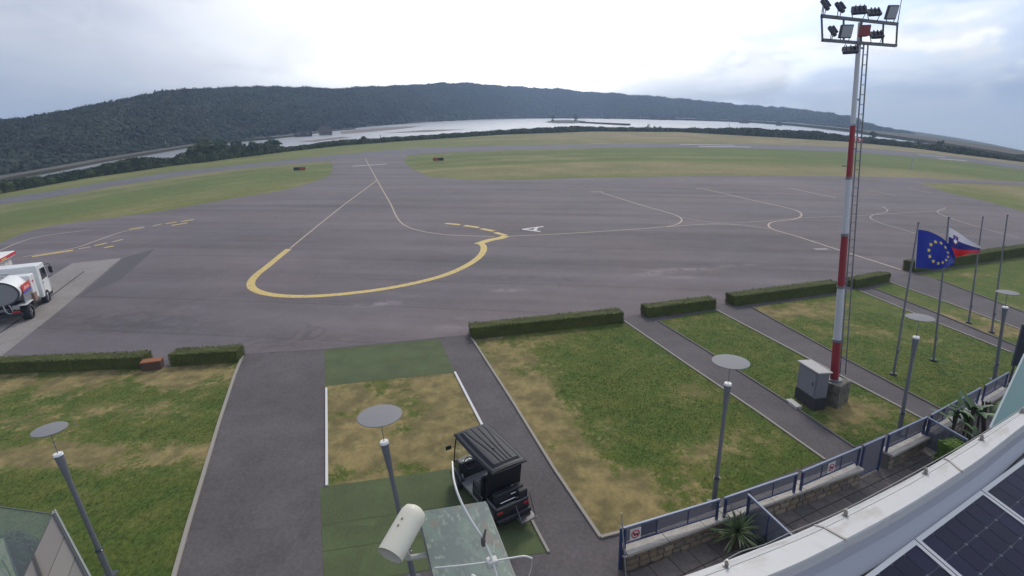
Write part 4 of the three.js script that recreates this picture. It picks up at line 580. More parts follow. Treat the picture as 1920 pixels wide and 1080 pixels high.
// ---------------------------------------------------------------- electric buggy
{
  const RY = 1.93, c = [[851, 815], [912, 800], [993, 870], [917, 889]].map(([a, b]) => at(a, b, RY)), fm = c[0].clone().add(c[1]).multiplyScalar(0.5), rm = c[2].clone().add(c[3]).multiplyScalar(0.5), hd = fm.clone().sub(rm).setY(0), RL = hd.length(); hd.normalize();
  const o = fm.clone().add(rm).multiplyScalar(0.5); o.y = land(o.x, o.z) + lift(3.5, o.x, o.z); const t = thing('electric_buggy', 'black electric buggy with a ribbed dark roof, parked on the green mat', 'buggy', o, Math.atan2(-hd.z, hd.x));
  const RW = 1.16, paintB = new THREE.MeshPhysicalMaterial({ color: rgb(0.010, 0.010, 0.014), roughness: 0.3, clearcoat: 0.8, clearcoatRoughness: 0.15, side: THREE.DoubleSide }), vinyl = M(0.014, 0.014, 0.018, 0.6), roofM = new THREE.MeshPhysicalMaterial({ color: rgb(0.012, 0.013, 0.020), roughness: 0.45, specularIntensity: 0.55, side: THREE.DoubleSide }), chrome = M(0.6, 0.6, 0.62, 0.2, 0.9), frameM = M(0.02, 0.02, 0.022, 0.4, 0.3);
  // roof: crowned sheet with a raised field and curving ribs
  const nx = 72, nz = 56, pos = [], idx = []; 
  for (const side of [1, 0]) for (let i = 0; i <= nx; i++) for (let j = 0; j <= nz; j++) { const u = i / nx * 2 - 1, v = j / nz * 2 - 1, x = u * RL / 2, zz = v * RW / 2 * (1 - 0.06 * u * u), rim = Math.min(1 - Math.abs(u), (1 - Math.abs(v)) * RW / RL); let y = side ? 0.03 * step(0.0, 0.05, rim) + 0.055 * step(0.10, 0.19, rim) + 0.03 * (1 - v * v) : -0.03; if (side) for (const k of [-0.45, -0.15, 0.15, 0.45]) { const lz = k * (1.2 - 0.5 * step(-0.9, 0.5, -u)), w = Math.abs(v - lz); if (rim > 0.17) y -= 0.018 * (1 - step(0.012, 0.05, w)); } pos.push(x, y, zz); }
  const m1 = nz + 1, off = (nx + 1) * m1; for (let i = 0; i < nx; i++) for (let j = 0; j < nz; j++) { const a = i * m1 + j; idx.push(a, a + 1, a + m1, a + 1, a + m1 + 1, a + m1); const b = a + off; idx.push(b, b + m1, b + 1, b + 1, b + m1, b + m1 + 1); }
  const edgeQ = (a, b) => idx.push(a, b, a + off, b, b + off, a + off); for (let i = 0; i < nx; i++) { edgeQ(i * m1, (i + 1) * m1); edgeQ(i * m1 + nz, (i + 1) * m1 + nz); } for (let j = 0; j < nz; j++) { edgeQ(j, j + 1); edgeQ(nx * m1 + j, nx * m1 + j + 1); }
  const rg = new THREE.BufferGeometry(); rg.setAttribute('position', new THREE.Float32BufferAttribute(pos, 3)); rg.setIndex(idx); rg.computeVertexNormals(); const roof = mesh('roof', rg.translate(0, RY - 0.08, 0), roofM, t); mesh('roof_knob', disc(0.045, 0.04, -RL * 0.12, RY + 0.03, 0, 'y', 12), vinyl, roof); mesh('drip_rail', tube([V(-RL / 2, RY - 0.1, -RW / 2 + 0.04), V(-RL / 2 - 0.02, RY - 0.1, 0), V(-RL / 2, RY - 0.1, RW / 2 - 0.04)], 0.02, 16, 6), vinyl, roof);
  const B = RL / 2;
  for (const s of [-1, 1]) {
    mesh('front_post', tube([V(B - 0.12, RY - 0.1, s * 0.52), V(B - 0.02, 1.5, s * 0.53), V(B + 0.12, 0.85, s * 0.54)], 0.02, 14, 8), frameM, t); mesh('rear_post', bar(V(-B + 0.22, RY - 0.1, s * 0.52), V(-B + 0.42, 0.75, s * 0.53), 0.02, 0.02, 8), frameM, t);
    wheel(t, B + 0.02, s * 0.5, 0.27, 0.2, 'front_wheel'); wheel(t, -B + 0.32, s * 0.5, 0.27, 0.22, 'rear_wheel');
    mesh('rear_fender', new THREE.TorusGeometry(0.31, 0.06, 8, 18, Math.PI).scale(1, 1, 2.0).translate(-B + 0.32, 0.3, s * 0.5), paintB, t); mesh('front_fender', new THREE.TorusGeometry(0.31, 0.05, 8, 18, Math.PI).scale(1, 1, 2.0).translate(B + 0.02, 0.3, s * 0.5), paintB, t);
    mesh('mirror', [bar(V(B - 0.03, 1.45, s * 0.53), V(B + 0.0, 1.47, s * 0.66), 0.01, 0.01, 6), rbox(0.04, 0.13, 0.17, 0.015, B + 0.0, 1.48, s * 0.74)], vinyl, t);
    mesh('tail_light', rbox(0.03, 0.07, 0.16, 0.01, -B - 0.135, 0.66, s * 0.42), M(0.35, 0.02, 0.02, 0.25), t); mesh('armrest', tube([V(0.02, 0.78, s * 0.52), V(0.0, 0.96, s * 0.52), V(-0.35, 0.98, s * 0.52), V(-0.42, 0.8, s * 0.52)], 0.018, 16, 6), frameM, t);
  }
  mesh('floor', rbox(RL * 0.62, 0.07, 1.06, 0.02, B * 0.42, 0.36, 0), M(0.16, 0.16, 0.17, 0.7), t); mesh('under_frame', box(RL + 0.3, 0.1, 0.6, 0, 0.3, 0), frameM, t);
  const cowl = new THREE.Shape([[B - 0.15, 0.36], [B + 0.34, 0.32], [B + 0.40, 0.5], [B + 0.3, 0.72], [B + 0.02, 0.92], [B - 0.12, 0.9]].map(([a, b]) => new THREE.Vector2(a, b))); mesh('front_cowl', new THREE.ExtrudeGeometry(cowl, { depth: 0.92, bevelEnabled: true, bevelThickness: 0.05, bevelSize: 0.04, bevelSegments: 3 }).translate(0, 0, -0.46), paintB, t);
  mesh('windscreen', box(0.012, 0.86, 1.0, B - 0.0, 1.36, 0, 0, 0, 0.2), new THREE.MeshPhysicalMaterial({ color: rgb(0.9, 0.92, 0.92), roughness: 0.05, transmission: 1, thickness: 0, side: THREE.DoubleSide }), t);
  mesh('dashboard', rbox(0.16, 0.16, 0.96, 0.04, B - 0.16, 0.86, 0), vinyl, t); mesh('papers', [box(0.10, 0.015, 0.16, B - 0.14, 0.95, -0.30, 0.3), box(0.10, 0.02, 0.12, B - 0.14, 0.955, -0.12, -0.2)], M(0.75, 0.74, 0.70, 0.8), t);
  const sw = mesh('steering_wheel', new THREE.TorusGeometry(0.17, 0.018, 8, 24).rotateY(Math.PI / 2).rotateZ(-0.6).translate(B - 0.36, 0.98, -0.26), vinyl, t); mesh('column', bar(V(B - 0.36, 0.98, -0.26), V(B - 0.12, 0.74, -0.26), 0.025, 0.025, 8), frameM, sw);
  mesh('seat', rbox(0.52, 0.16, 1.04, 0.05, -0.12, 0.72, 0), vinyl, t); mesh('backrest', rbox(0.12, 0.52, 1.04, 0.05, -0.42, 1.06, 0, 0, 0, 0.12), vinyl, t); mesh('seat_box', rbox(0.62, 0.3, 1.02, 0.03, -0.14, 0.5, 0), paintB, t);
  mesh('rear_body', rbox(0.62, 0.42, 1.06, 0.07, -B + 0.18, 0.6, 0), paintB, t); mesh('rear_curtain', box(0.02, 0.78, 1.06, -B + 0.3, 1.36, 0, 0, 0, 0.12), M(0.012, 0.012, 0.016, 0.5), t); mesh('bag_rest', [rbox(0.18, 0.3, 0.9, 0.04, -B + 0.12, 0.95, 0), rbox(0.2, 0.26, 0.3, 0.05, -B - 0.02, 0.92, 0.34)], vinyl, t);
  mesh('chrome_bars', [bar(V(-B - 0.02, 0.86, -0.34), V(-B - 0.02, 0.86, 0.4), 0.018, 0.018, 8), bar(V(-B + 0.02, 0.98, 0.02), V(-B + 0.02, 0.98, 0.28), 0.016, 0.016, 8), box(0.05, 0.03, 0.12, -B - 0.06, 0.88, 0.18), box(0.05, 0.03, 0.12, -B - 0.06, 0.88, 0.42)], chrome, t);
  mesh('rear_bumper', rbox(0.12, 0.14, 1.06, 0.04, -B - 0.16, 0.42, 0), vinyl, t); mesh('rear_step', [box(0.3, 0.03, 0.5, -B - 0.3, 0.32, 0.3), bar(V(-B - 0.42, 0.32, 0.52), V(-B - 0.1, 0.9, 0.54), 0.016, 0.016, 8), bar(V(-B - 0.42, 0.32, 0.08), V(-B - 0.1, 0.7, 0.08), 0.016, 0.016, 8)], M(0.10, 0.095, 0.10, 0.4, 0.4), t);
}

// ---------------------------------------------------------------- fence, stone wall and terrace
const blueSteel = M(0.030, 0.048, 0.13, 0.5, 0.1), railGrey = M(0.17, 0.20, 0.28, 0.5, 0.2);
const meshTex = tex(64, 64, (u, v) => { const a = (Math.abs(u * 8 % 1 - 0.5) > 0.28 || Math.abs(v * 8 % 1 - 0.5) > 0.28) ? 1 : 0; return [a, a, a]; }, false);
const infill = (w, h) => { const a = meshTex.clone(); a.repeat.set(w / 0.16, h / 0.16); a.needsUpdate = true; return new THREE.MeshStandardMaterial({ color: rgb(0.10, 0.105, 0.145), roughness: 0.6, alphaMap: a, transparent: true, side: THREE.DoubleSide }); };
const FT = 1.2, FB0 = 0.74, WT = 0.6;
const fp = (px, py) => { const p = at(px, py, FT); p.y = land(p.x, p.z); return p; };
function fencePanel(a, b, label, opt = {}) {
  const A = a.isVector3 ? a : fp(...a), Bq = b.isVector3 ? b : fp(...b), d = Bq.clone().sub(A), L = Math.hypot(d.x, d.z), t = thing('fence_panel', label, opt.gate ? 'gate' : 'fence', A, Math.atan2(-d.z, d.x), 'blue steel fence panels'), lo = opt.low ?? FB0, k = d.y / L, P = (x, y) => V(x, y + k * x, 0);
  mesh('top_rail', beam(P(-0.02, FT), P(L + 0.02, FT), 0.05, 0.05), railGrey, t); mesh('bottom_rail', beam(P(0, lo), P(L, lo), 0.035, 0.035), blueSteel, t);
  for (const x of [0.03, L - 0.03]) mesh('post', beam(P(x, opt.ground ? 0 : WT), P(x, FT - 0.025), 0.055, 0.055), blueSteel, t);
  const nm = Math.max(1, Math.round(L / 0.95)); for (let i = 1; i < nm; i++) mesh('mullion', beam(P(L * i / nm, lo), P(L * i / nm, FT - 0.02), 0.022, 0.022), blueSteel, t);
  const g = new THREE.PlaneGeometry(L - 0.1, FT - lo - 0.04); g.rotateZ(Math.atan(k)).translate(L / 2, (FT + lo) / 2 + k * L / 2, 0); mesh('mesh_infill', g, infill(L - 0.1, FT - lo), t);
  if (opt.sign) { const sx = opt.sign, s = mesh('sign', box(0.3, 0.32, 0.012, sx, 0.97 + k * sx, 0.035), M(0.62, 0.62, 0.62, 0.6), t); mesh('red_ring', new THREE.TorusGeometry(0.105, 0.016, 6, 28).scale(1, 1, 0.3).translate(sx, 0.97 + k * sx, 0.045), M(0.5, 0.04, 0.04, 0.6), s); mesh('red_bar', box(0.19, 0.022, 0.006, sx, 0.97 + k * sx, 0.047, 0, 0, -0.78), M(0.5, 0.04, 0.04, 0.6), s); mesh('black_symbol', [box(0.05, 0.10, 0.004, sx - 0.03, 0.965 + k * sx, 0.044, 0, 0, 0.3), box(0.05, 0.07, 0.004, sx + 0.045, 0.955 + k * sx, 0.044)], M(0.05, 0.05, 0.06, 0.6), s); }
  if (opt.board) mesh('dark_board', box(0.45, FT - lo - 0.08, 0.01, 0.72, (FT + lo) / 2 + k * 0.72, -0.03), M(0.045, 0.055, 0.075, 0.7), t);
  return [A, Bq];
}
const run = [[[1170, 995.5], [1348, 942], 'blue fence panel with the dark board and the prohibition sign at the path end', { sign: 0.3, board: 1 }], [[1359, 939], [1494, 893], 'blue fence panel meeting the side fence behind the spiky plant', {}], [[1504, 889.5], [1613, 843.5], 'blue fence panel with a prohibition sign next to the gate', { sign: 1.2 }], [[1619, 841], [1658, 823.5], 'narrow blue gate between the stone walls', { gate: 1, low: 0.15, ground: 1 }], [[1666, 820], [1737, 787], 'blue fence panel between the gate and the clipped bush', {}], [[1746, 782.5], [1838, 731.5], 'blue fence panel behind the tall leafy plants', {}], [[1847, 727], [1890, 702], 'last blue fence panel beside the dark display board', {}]];
const seg = run.map(([a, b, l, o]) => fencePanel(a, b, l, o));
{ const p = fp(1165, 996), t = thing('gate_post', 'blue end post of the fence at the path', 'post', p); mesh('post', box(0.07, FT + 0.05, 0.07, 0, FT / 2, 0), blueSteel, t); mesh('latch', box(0.04, 0.1, 0.05, 0.05, 0.9, 0.03), steelDark, t); }
// side fences running to the building
const sideLow = [];
{ const a = fp(1403, 933), b = at(1484, 1008, FT); b.y = land(b.x, b.z); fencePanel(a, b, 'side fence running from the wall to the building by the spiky plant', { ground: 1, low: 0.3 }); const c = fp(1741, 789), d = at(1812, 828, FT); d.y = land(d.x, d.z); fencePanel(c, d, 'side fence beside the clipped green bush', { ground: 1, low: 0.3 }); }
// stone walls under the fence: mortar core, single stones, coping slabs
const stoneMats = [[0.21, 0.165, 0.115], [0.17, 0.135, 0.10], [0.25, 0.205, 0.15], [0.15, 0.125, 0.105], [0.20, 0.15, 0.10]].map(([r, g, b]) => M(r, g, b, 0.95)), mortar = M(0.13, 0.115, 0.095, 1), copeMat = (() => { const t = grain(256, 0.40, 0.365, 0.325, 0.45, 20); return new THREE.MeshStandardMaterial({ map: t, roughness: 0.9 }); })();
const stoneGeo = [0, 1, 2, 3].map((k) => { const g = new THREE.BoxGeometry(1, 1, 1, 2, 2, 1), p = g.attributes.position; for (let i = 0; i < p.count; i++) { const x = p.getX(i), y = p.getY(i), z = p.getZ(i), e = Math.abs(x) === 0.5 && Math.abs(y) === 0.5 ? 0.12 : 0; p.setXYZ(i, x * (1 - e) + 0.06 * (hash(k * 7 + Math.round(x * 2), Math.round(y * 2)) - 0.5), y * (1 - e) + 0.08 * (hash(k * 5 + Math.round(y * 2) + 40, Math.round(x * 2)) - 0.5), z + (z > 0 && x === 0 && y === 0 ? 0.3 : 0) - (e && z > 0 ? 0.35 : 0)); } g.computeVertexNormals(); return g; });
function stoneWall(A, Bq, label) {
  const d = Bq.clone().sub(A), L = Math.hypot(d.x, d.z), t = thing('stone_wall', label, 'wall', A, Math.atan2(-d.z, d.x), 'stone walls under the fence'), k = d.y / L; seed = 99 + Math.round(A.x * 10);
  mesh('core', beam(V(0, 0.22, 0), V(L, 0.22 + k * L, 0), 0.26, 0.62), mortar, t);
  for (let row = 0, y = 0.0; row < 3; row++) { const hh = 0.175; for (let x = row % 2 ? 0.0 : -0.0; x < L - 0.08;) { const w = Math.min(rr(0.2, 0.42), L - x); const o = mesh('stone', stoneGeo[Math.floor(rnd() * 4)], stoneMats[Math.floor(rnd() * 5)], t); o.position.set(x + w / 2, y + hh / 2 + k * (x + w / 2), 0.13); o.scale.set(w - 0.015, hh - 0.015, 0.07); x += w; } y += hh; }
  const n = Math.max(1, Math.round(L / 1.15)); for (let i = 0; i < n; i++) { const x0 = L * i / n + 0.004, x1 = L * (i + 1) / n - 0.004; mesh('coping', rbox(x1 - x0, 0.075, 0.4, 0.012, (x0 + x1) / 2, WT - 0.04 + k * (x0 + x1) / 2, 0.02), copeMat, t); }
}
stoneWall(seg[0][0], seg[2][1].clone(), 'long stone wall under the fence, from the path to the gate');
stoneWall(seg[4][0], seg[4][1], 'short stone wall between the gate and the clipped bush');
stoneWall(seg[5][0], seg[6][1], 'stone wall behind the tall leafy plants');
{ // terrace of square slabs
  const A = seg[0][0], Bq = seg[6][1], d = Bq.clone().sub(A).setY(0).normalize(), n = V(-d.z, 0, d.x), L = A.distanceTo(Bq), grp = new THREE.Group(); if (n.z < 0) n.negate(); grp.name = 'terrace'; scene.add(grp); struct(grp, 'paved terrace of grey brown slabs between the stone wall and the building');
  const tm = [[0.125, 0.105, 0.095], [0.14, 0.118, 0.105], [0.11, 0.095, 0.088], [0.15, 0.125, 0.11]].map(([r, g, b]) => { const t = grain(128, r, g, b, 0.5, 24); return new THREE.MeshStandardMaterial({ map: t, roughness: 0.9 }); }), S = 0.6, tg = new THREE.BoxGeometry(S - 0.02, 0.04, S - 0.02); seed = 5;
  for (let i = -1; i * S < L + 0.5; i++) for (let j = 0; j < 10; j++) { const p = A.clone().addScaledVector(d, (i + 0.5) * S).addScaledVector(n, 0.24 + (j + 0.5) * S); const s = p.clone().project(camera), sx = (s.x + 1) * 960, sy = (1 - s.y) * 540; if (sx > 2000 || sy > 1150 || p.z > -2) continue; const o = mesh('slab', tg, tm[Math.floor(rnd() * 4)], grp); o.position.set(p.x, land(p.x, p.z) + 0.025 + rr(-0.003, 0.003), p.z); o.rotation.y = Math.atan2(-d.z, d.x); }
}
{ const p = G(1174, 1082), T = deep(1165, 962, p.z).sub(p), t = thing('slim_pole', 'slim pale metal pole at the end of the stone wall', 'pole', p); mesh('pole', bar(V(0, 0, 0), T, 0.016, 0.013, 8), M(0.35, 0.35, 0.36, 0.5, 0.3), t); mesh('ring', new THREE.TorusGeometry(0.05, 0.012, 6, 16).rotateX(1.2).translate(T.x * 0.35, T.y * 0.35, 0.03), M(0.4, 0.4, 0.4, 0.5, 0.3), t); }

// ---------------------------------------------------------------- planting on the terrace
function blade(len, w, bend, az, el, n = 8) {                          // one arching strap leaf
  const pos = [], idx = [], dir = V(Math.cos(az), 0, Math.sin(az)), sd = V(-Math.sin(az), 0, Math.cos(az)); let p = V(0, 0, 0), e = el;
  for (let i = 0; i <= n; i++) { const u = i / n, ww = w * Math.sin(Math.PI * clamp(0.12 + 0.88 * u)) ** 0.7; for (const s of [-1, 0, 1]) { const q = p.clone().addScaledVector(sd, s * ww); if (s === 0) q.y -= ww * 0.25; pos.push(q.x, q.y, q.z); } p = p.clone().addScaledVector(dir, Math.cos(e) * len / n); p.y += Math.sin(e) * len / n; e -= bend / n; }
  for (let i = 0; i < n; i++) for (const s of [0, 1]) { const a = i * 3 + s; idx.push(a, a + 1, a + 3, a + 1, a + 4, a + 3); }
  const g = new THREE.BufferGeometry(); g.setAttribute('position', new THREE.Float32BufferAttribute(pos, 3)); g.setIndex(idx); g.computeVertexNormals(); return g;
}
{ seed = 61; const p = G(1378, 1030), t = thing('yucca', 'spiky yucca plant in the bed beside the side fence', 'plant', p), gm = [M(0.045, 0.085, 0.022, 0.6), M(0.065, 0.11, 0.03, 0.6), M(0.16, 0.16, 0.07, 0.7)];
  mesh('trunk', bar(V(0, 0, 0), V(0.02, 0.5, 0), 0.09, 0.07, 9), barkMat, t); for (let k = 0; k < 70; k++) { const el = rr(-0.5, 1.45); mesh('leaf', blade(rr(0.5, 0.8), 0.024, rr(0.2, 0.7), rr(0, 6.28), el).translate(0.02, 0.5 + rr(-0.05, 0.08), 0), el < -0.1 ? gm[2] : gm[k % 2], t); } }
{ seed = 67; const p = G(1440, 1050), t = thing('agave', 'broad dark leaved plant tucked below the side fence', 'plant', p), gm = [M(0.018, 0.035, 0.020, 0.55), M(0.025, 0.05, 0.028, 0.55)]; for (let k = 0; k < 34; k++) mesh('leaf', blade(rr(0.45, 0.9), rr(0.05, 0.09), rr(0.2, 0.9), rr(0, 6.28), rr(0.4, 1.5)).translate(rr(-0.25, 0.25), 0, rr(-0.2, 0.2)), gm[k % 2], t); }
tag(struct(mesh('plant_bed', drape(P2([[1330, 1010], [1400, 985], [1480, 1060], [1420, 1090], [1340, 1070]]), 9), M(0.035, 0.028, 0.022, 1))), 'dark earth bed below the yucca');
{ seed = 71; const A = G(1746, 884), Bq = G(1800, 918), d = Bq.clone().sub(A), L = Math.hypot(d.x, d.z), t = thing('clipped_bush', 'bright green clipped bush beside the side fence', 'bush', A, Math.atan2(-d.z, d.x)); leafBox(t, L, 1.1, 0.75, d.y / L, 700, 0.06, [0.085, 0.150, 0.016]); }
function tallPlant(px, py, leaves, hgt, label, tone, lw) { seed = px * 3; const p = G(px, py), t = thing('tall_plant', label, 'plant', p, 0, 'tall leafy plants by the fence'), gm = [M(tone[0], tone[1], tone[2], 0.5), M(tone[0] * 1.5, tone[1] * 1.4, tone[2] * 1.5, 0.5)]; for (let k = 0; k < 3; k++) mesh('stem', tube([V(rr(-0.1, 0.1), 0, rr(-0.1, 0.1)), V(rr(-0.1, 0.1), hgt * 0.4, rr(-0.1, 0.1)), V(rr(-0.15, 0.15), hgt * 0.7, rr(-0.1, 0.1))], 0.035, 10, 7), barkMat, t); for (let k = 0; k < leaves; k++) mesh('leaf', blade(rr(0.5, 0.95), lw * rr(0.7, 1.2), rr(0.5, 1.6), rr(0, 6.28), rr(0.5, 1.5), 10).translate(rr(-0.12, 0.12), hgt * rr(0.35, 0.75), rr(-0.12, 0.12)), gm[k % 2], t); }
tallPlant(1778, 838, 8, 1.9, 'tall plant with a pale upright leaf behind the clipped bush', [0.06, 0.115, 0.03], 0.07);
tallPlant(1808, 840, 12, 2.1, 'tallest banana-like plant with broad arching leaves by the fence', [0.035, 0.085, 0.012], 0.10);
tallPlant(1838, 812, 9, 1.7, 'leafy plant between the banana-like plant and the teal glass', [0.035, 0.075, 0.014], 0.06);
{ seed = 83; const A = G(1850, 772), Bq = G(1898, 742), d = Bq.clone().sub(A), L = Math.hypot(d.x, d.z), t = thing('ground_shrub', 'low green shrub at the foot of the last fence panel', 'shrub', A, Math.atan2(-d.z, d.x)); leafBox(t, L, 0.35, 0.4, d.y / L, 500, 0.07, [0.04, 0.075, 0.015]); }

// ---------------------------------------------------------------- the building with the camera's roof
{
  const PY = 7.4, outPx = [[1150, 1126], [1290, 1080], [1357, 1056], [1417, 1033], [1500, 1000], [1585, 960], [1712, 895], [1837, 820], [1920, 767], [2040, 690]], inPx = [[1240, 1170], [1380, 1114], [1440, 1090], [1500, 1064], [1600, 1013], [1692, 962], [1770, 913], [1837, 868], [1920, 803], [2040, 715]];
  const oc = new THREE.CatmullRomCurve3(outPx.map(([a, b]) => at(a, b, PY))), ic = new THREE.CatmullRomCurve3(inPx.map(([a, b]) => at(a, b, PY))), N = 64, O = oc.getSpacedPoints(N), inn = ic.getSpacedPoints(N);
  const t = thing('terminal_building', 'curved terminal building with a white metal roof edge', 'building', V(0, 0, 0));
  const white = (() => { const q = tex(512, 128, (u, v) => { const n = fbm(u * 40, v * 5, 4), s = fbm(u * 9 + 3, v * 12, 4), st = step(0.56, 0.72, s) * 0.35 + step(0.55, 0.8, n) * 0.12; return mix3([0.50, 0.49, 0.48], [0.30, 0.25, 0.19], st); }); return new THREE.MeshStandardMaterial({ map: q, roughness: 0.5, side: THREE.DoubleSide }); })();
  const rows = (list, i0, i1) => { const pos = [], idx = [], uv = [], m = list.length, n = i1 - i0 + 1; for (let i = i0; i <= i1; i++) list.forEach((f, j) => { const p = f(i); pos.push(p.x, p.y, p.z); uv.push(i / N * 3, j / (m - 1)); }); for (let i = 0; i < n - 1; i++) for (let j = 0; j < m - 1; j++) { const a = i * m + j; idx.push(a, a + m, a + 1, a + 1, a + m, a + m + 1); } const g = new THREE.BufferGeometry(); g.setAttribute('position', new THREE.Float32BufferAttribute(pos, 3)); g.setAttribute('uv', new THREE.Float32BufferAttribute(uv, 2)); g.setIndex(idx); const q = g.toNonIndexed(); q.computeVertexNormals(); return q; };
  const P = (k, y) => (i) => O[i].clone().lerp(inn[i], k).setY(PY + y);
  // coping in sections with a joint between
  for (let s = 0; s < 4; s++) { const a = s * 16, b = s * 16 + 16; const c = mesh('roof_edge', rows([P(-0.06, -0.16), P(-0.06, -0.02), P(-0.045, 0.0), P(0.26, 0.03), P(0.275, 0.018), P(0.29, 0.032), P(0.97, 0.045), P(1.0, 0.03), P(1.0, -0.05)], a, b), white, t); if (s < 3) { const f = [-0.065, -0.04, 0.26, 0.97, 1.003].map((k, i) => P(k, [-0.1, 0.004, 0.036, 0.051, 0.03][i])(b)); mesh('joint_strip', mergeGeometries(f.slice(1).map((q, i) => beam(f[i], q, 0.02, 0.006))), M(0.40, 0.36, 0.32, 0.7), c); } }
  mesh('gutter', rows([P(1.0, -0.05), P(1.03, -0.09), P(1.06, -0.13), P(1.62, -0.20), P(1.64, -0.21), P(1.66, -0.4)], 0, N), M(0.33, 0.335, 0.37, 0.45), t);
  mesh('gutter_debris', rows([P(1.56, -0.196), P(1.59, -0.184), P(1.62, -0.184), P(1.635, -0.2)], 0, N), M(0.075, 0.07, 0.05, 1), t);
  mesh('wall', rows([(i) => O[i].clone().setY(-1.2), P(0, -0.17)], 0, N), M(0.5, 0.49, 0.47, 0.8), t);
  const lin = [...inn.map((p, i) => O[i].clone().lerp(inn[i], 1.85))], sh = new THREE.Shape([...lin.map((p) => V2(p.x, -p.z)), V2(12, -2), V2(0.9, -1)]); mesh('roof', new THREE.ShapeGeometry(sh).rotateX(-Math.PI / 2).translate(0, PY - 1.9, 0), M(0.20, 0.195, 0.19, 0.9), t);
  for (const px of [[1362, 1062], [1585, 966], [1735, 888], [1840, 825], [1916, 774]]) { const p = at(px[0], px[1], PY + 0.03), c = mesh('clamp', [box(0.03, 0.012, 0.045), box(0.008, 0.045, 0.03, 0, 0.02, 0), disc(0.009, 0.03, 0, 0.045, 0, 'y', 8)], M(0.32, 0.30, 0.27, 0.45, 0.5), t); c.position.set(p.x, PY + 0.03, p.z); c.rotation.y = 0.5; }
  { const a = oc.getPoint(0.28).setY(PY + 0.05), b = oc.getPoint(0.42).setY(PY + 0.05); mesh('edge_cable', tube([oc.getPoint(0.22).setY(PY + 0.02), a, oc.getPoint(0.35).setY(PY + 0.03), b, oc.getPoint(0.55).setY(PY + 0.035), oc.getPoint(0.75).setY(PY + 0.035), oc.getPoint(0.9).setY(PY + 0.035)], 0.0035, 60, 6), M(0.3, 0.29, 0.27, 0.7), t); }
  // solar panels
  const SY = 7.22, p0 = at(1714, 1012, SY), p1 = at(1837, 921, SY), ex = p1.clone().sub(p0), PW = ex.length(); ex.normalize(); const inw = V(-ex.z, 0, ex.x); if (inw.z < 0) inw.negate(); const tilt = 19 * R, PLn = PW * 1.64;
  const backSheet = M(0.10, 0.105, 0.125, 0.6), alu = M(0.45, 0.45, 0.46, 0.4, 0.6), cellMats = [[0.010, 0.009, 0.030], [0.012, 0.011, 0.036], [0.009, 0.009, 0.026]].map(([r, g, b]) => new THREE.MeshPhysicalMaterial({ color: rgb(r, g, b), roughness: 0.35, specularIntensity: 0.35 }));
  const cw = (PW - 0.07) / 6, ch = (PLn - 0.07) / 10, cs = new THREE.Shape(); { const a = cw / 2 - 0.003, b = ch / 2 - 0.003, q = 0.014; cs.moveTo(-a + q, -b); cs.lineTo(a - q, -b); cs.lineTo(a, -b + q); cs.lineTo(a, b - q); cs.lineTo(a - q, b); cs.lineTo(-a + q, b); cs.lineTo(-a, b - q); cs.lineTo(-a, -b + q); } const cg = new THREE.ExtrudeGeometry(cs, { depth: 0.003, bevelEnabled: false }).rotateX(-Math.PI / 2);
  const where = { '-1,0': 'solar panel cut off by the picture at the near end of the front row', '0,0': 'solar panel in the middle of the row along the gutter', '1,0': 'solar panel next to the middle one, towards the teal glass', '2,0': 'last solar panel of the row, towards the teal glass', '0,1': 'inner solar panel behind the middle one of the row', '1,1': 'inner solar panel behind the one nearer the teal glass' };
  for (const key of Object.keys(where)) {
    const [i, j] = key.split(',').map(Number), w = thing('solar_panel', where[key], 'solar panel', V(0, 0, 0), 0, 'solar panels on the roof'); seed = 400 + i * 7 + j;
    const org = p0.clone().addScaledVector(ex, i * (PW + 0.012)).addScaledVector(inw, j * (PLn + 0.03) * Math.cos(tilt)); org.y -= j * (PLn + 0.03) * Math.sin(tilt) - 0.0; w.position.copy(org); w.rotation.set(0, Math.atan2(-ex.z, ex.x), 0); w.rotation.order = 'YXZ'; w.rotation.x = tilt;
    mesh('back_sheet', box(PW - 0.04, 0.006, PLn - 0.04, PW / 2, 0, PLn / 2), backSheet, w);
    for (const [x, z, a, b] of [[PW / 2, 0.0175, PW, 0.035], [PW / 2, PLn - 0.0175, PW, 0.035]]) mesh('frame_bar', box(a, 0.04, b, x, -0.005, z), alu, w); for (const x of [0.0175, PW - 0.0175]) mesh('frame_bar', box(0.035, 0.04, PLn - 0.07, x, -0.005, PLn / 2), alu, w);
    for (let a = 0; a < 6; a++) for (let b = 0; b < 10; b++) { const o = mesh('solar_cell', cg, cellMats[Math.floor(rnd() * 3)], w); o.position.set(0.035 + cw * (a + 0.5), 0.004, 0.035 + ch * (b + 0.5)); }
  }
}
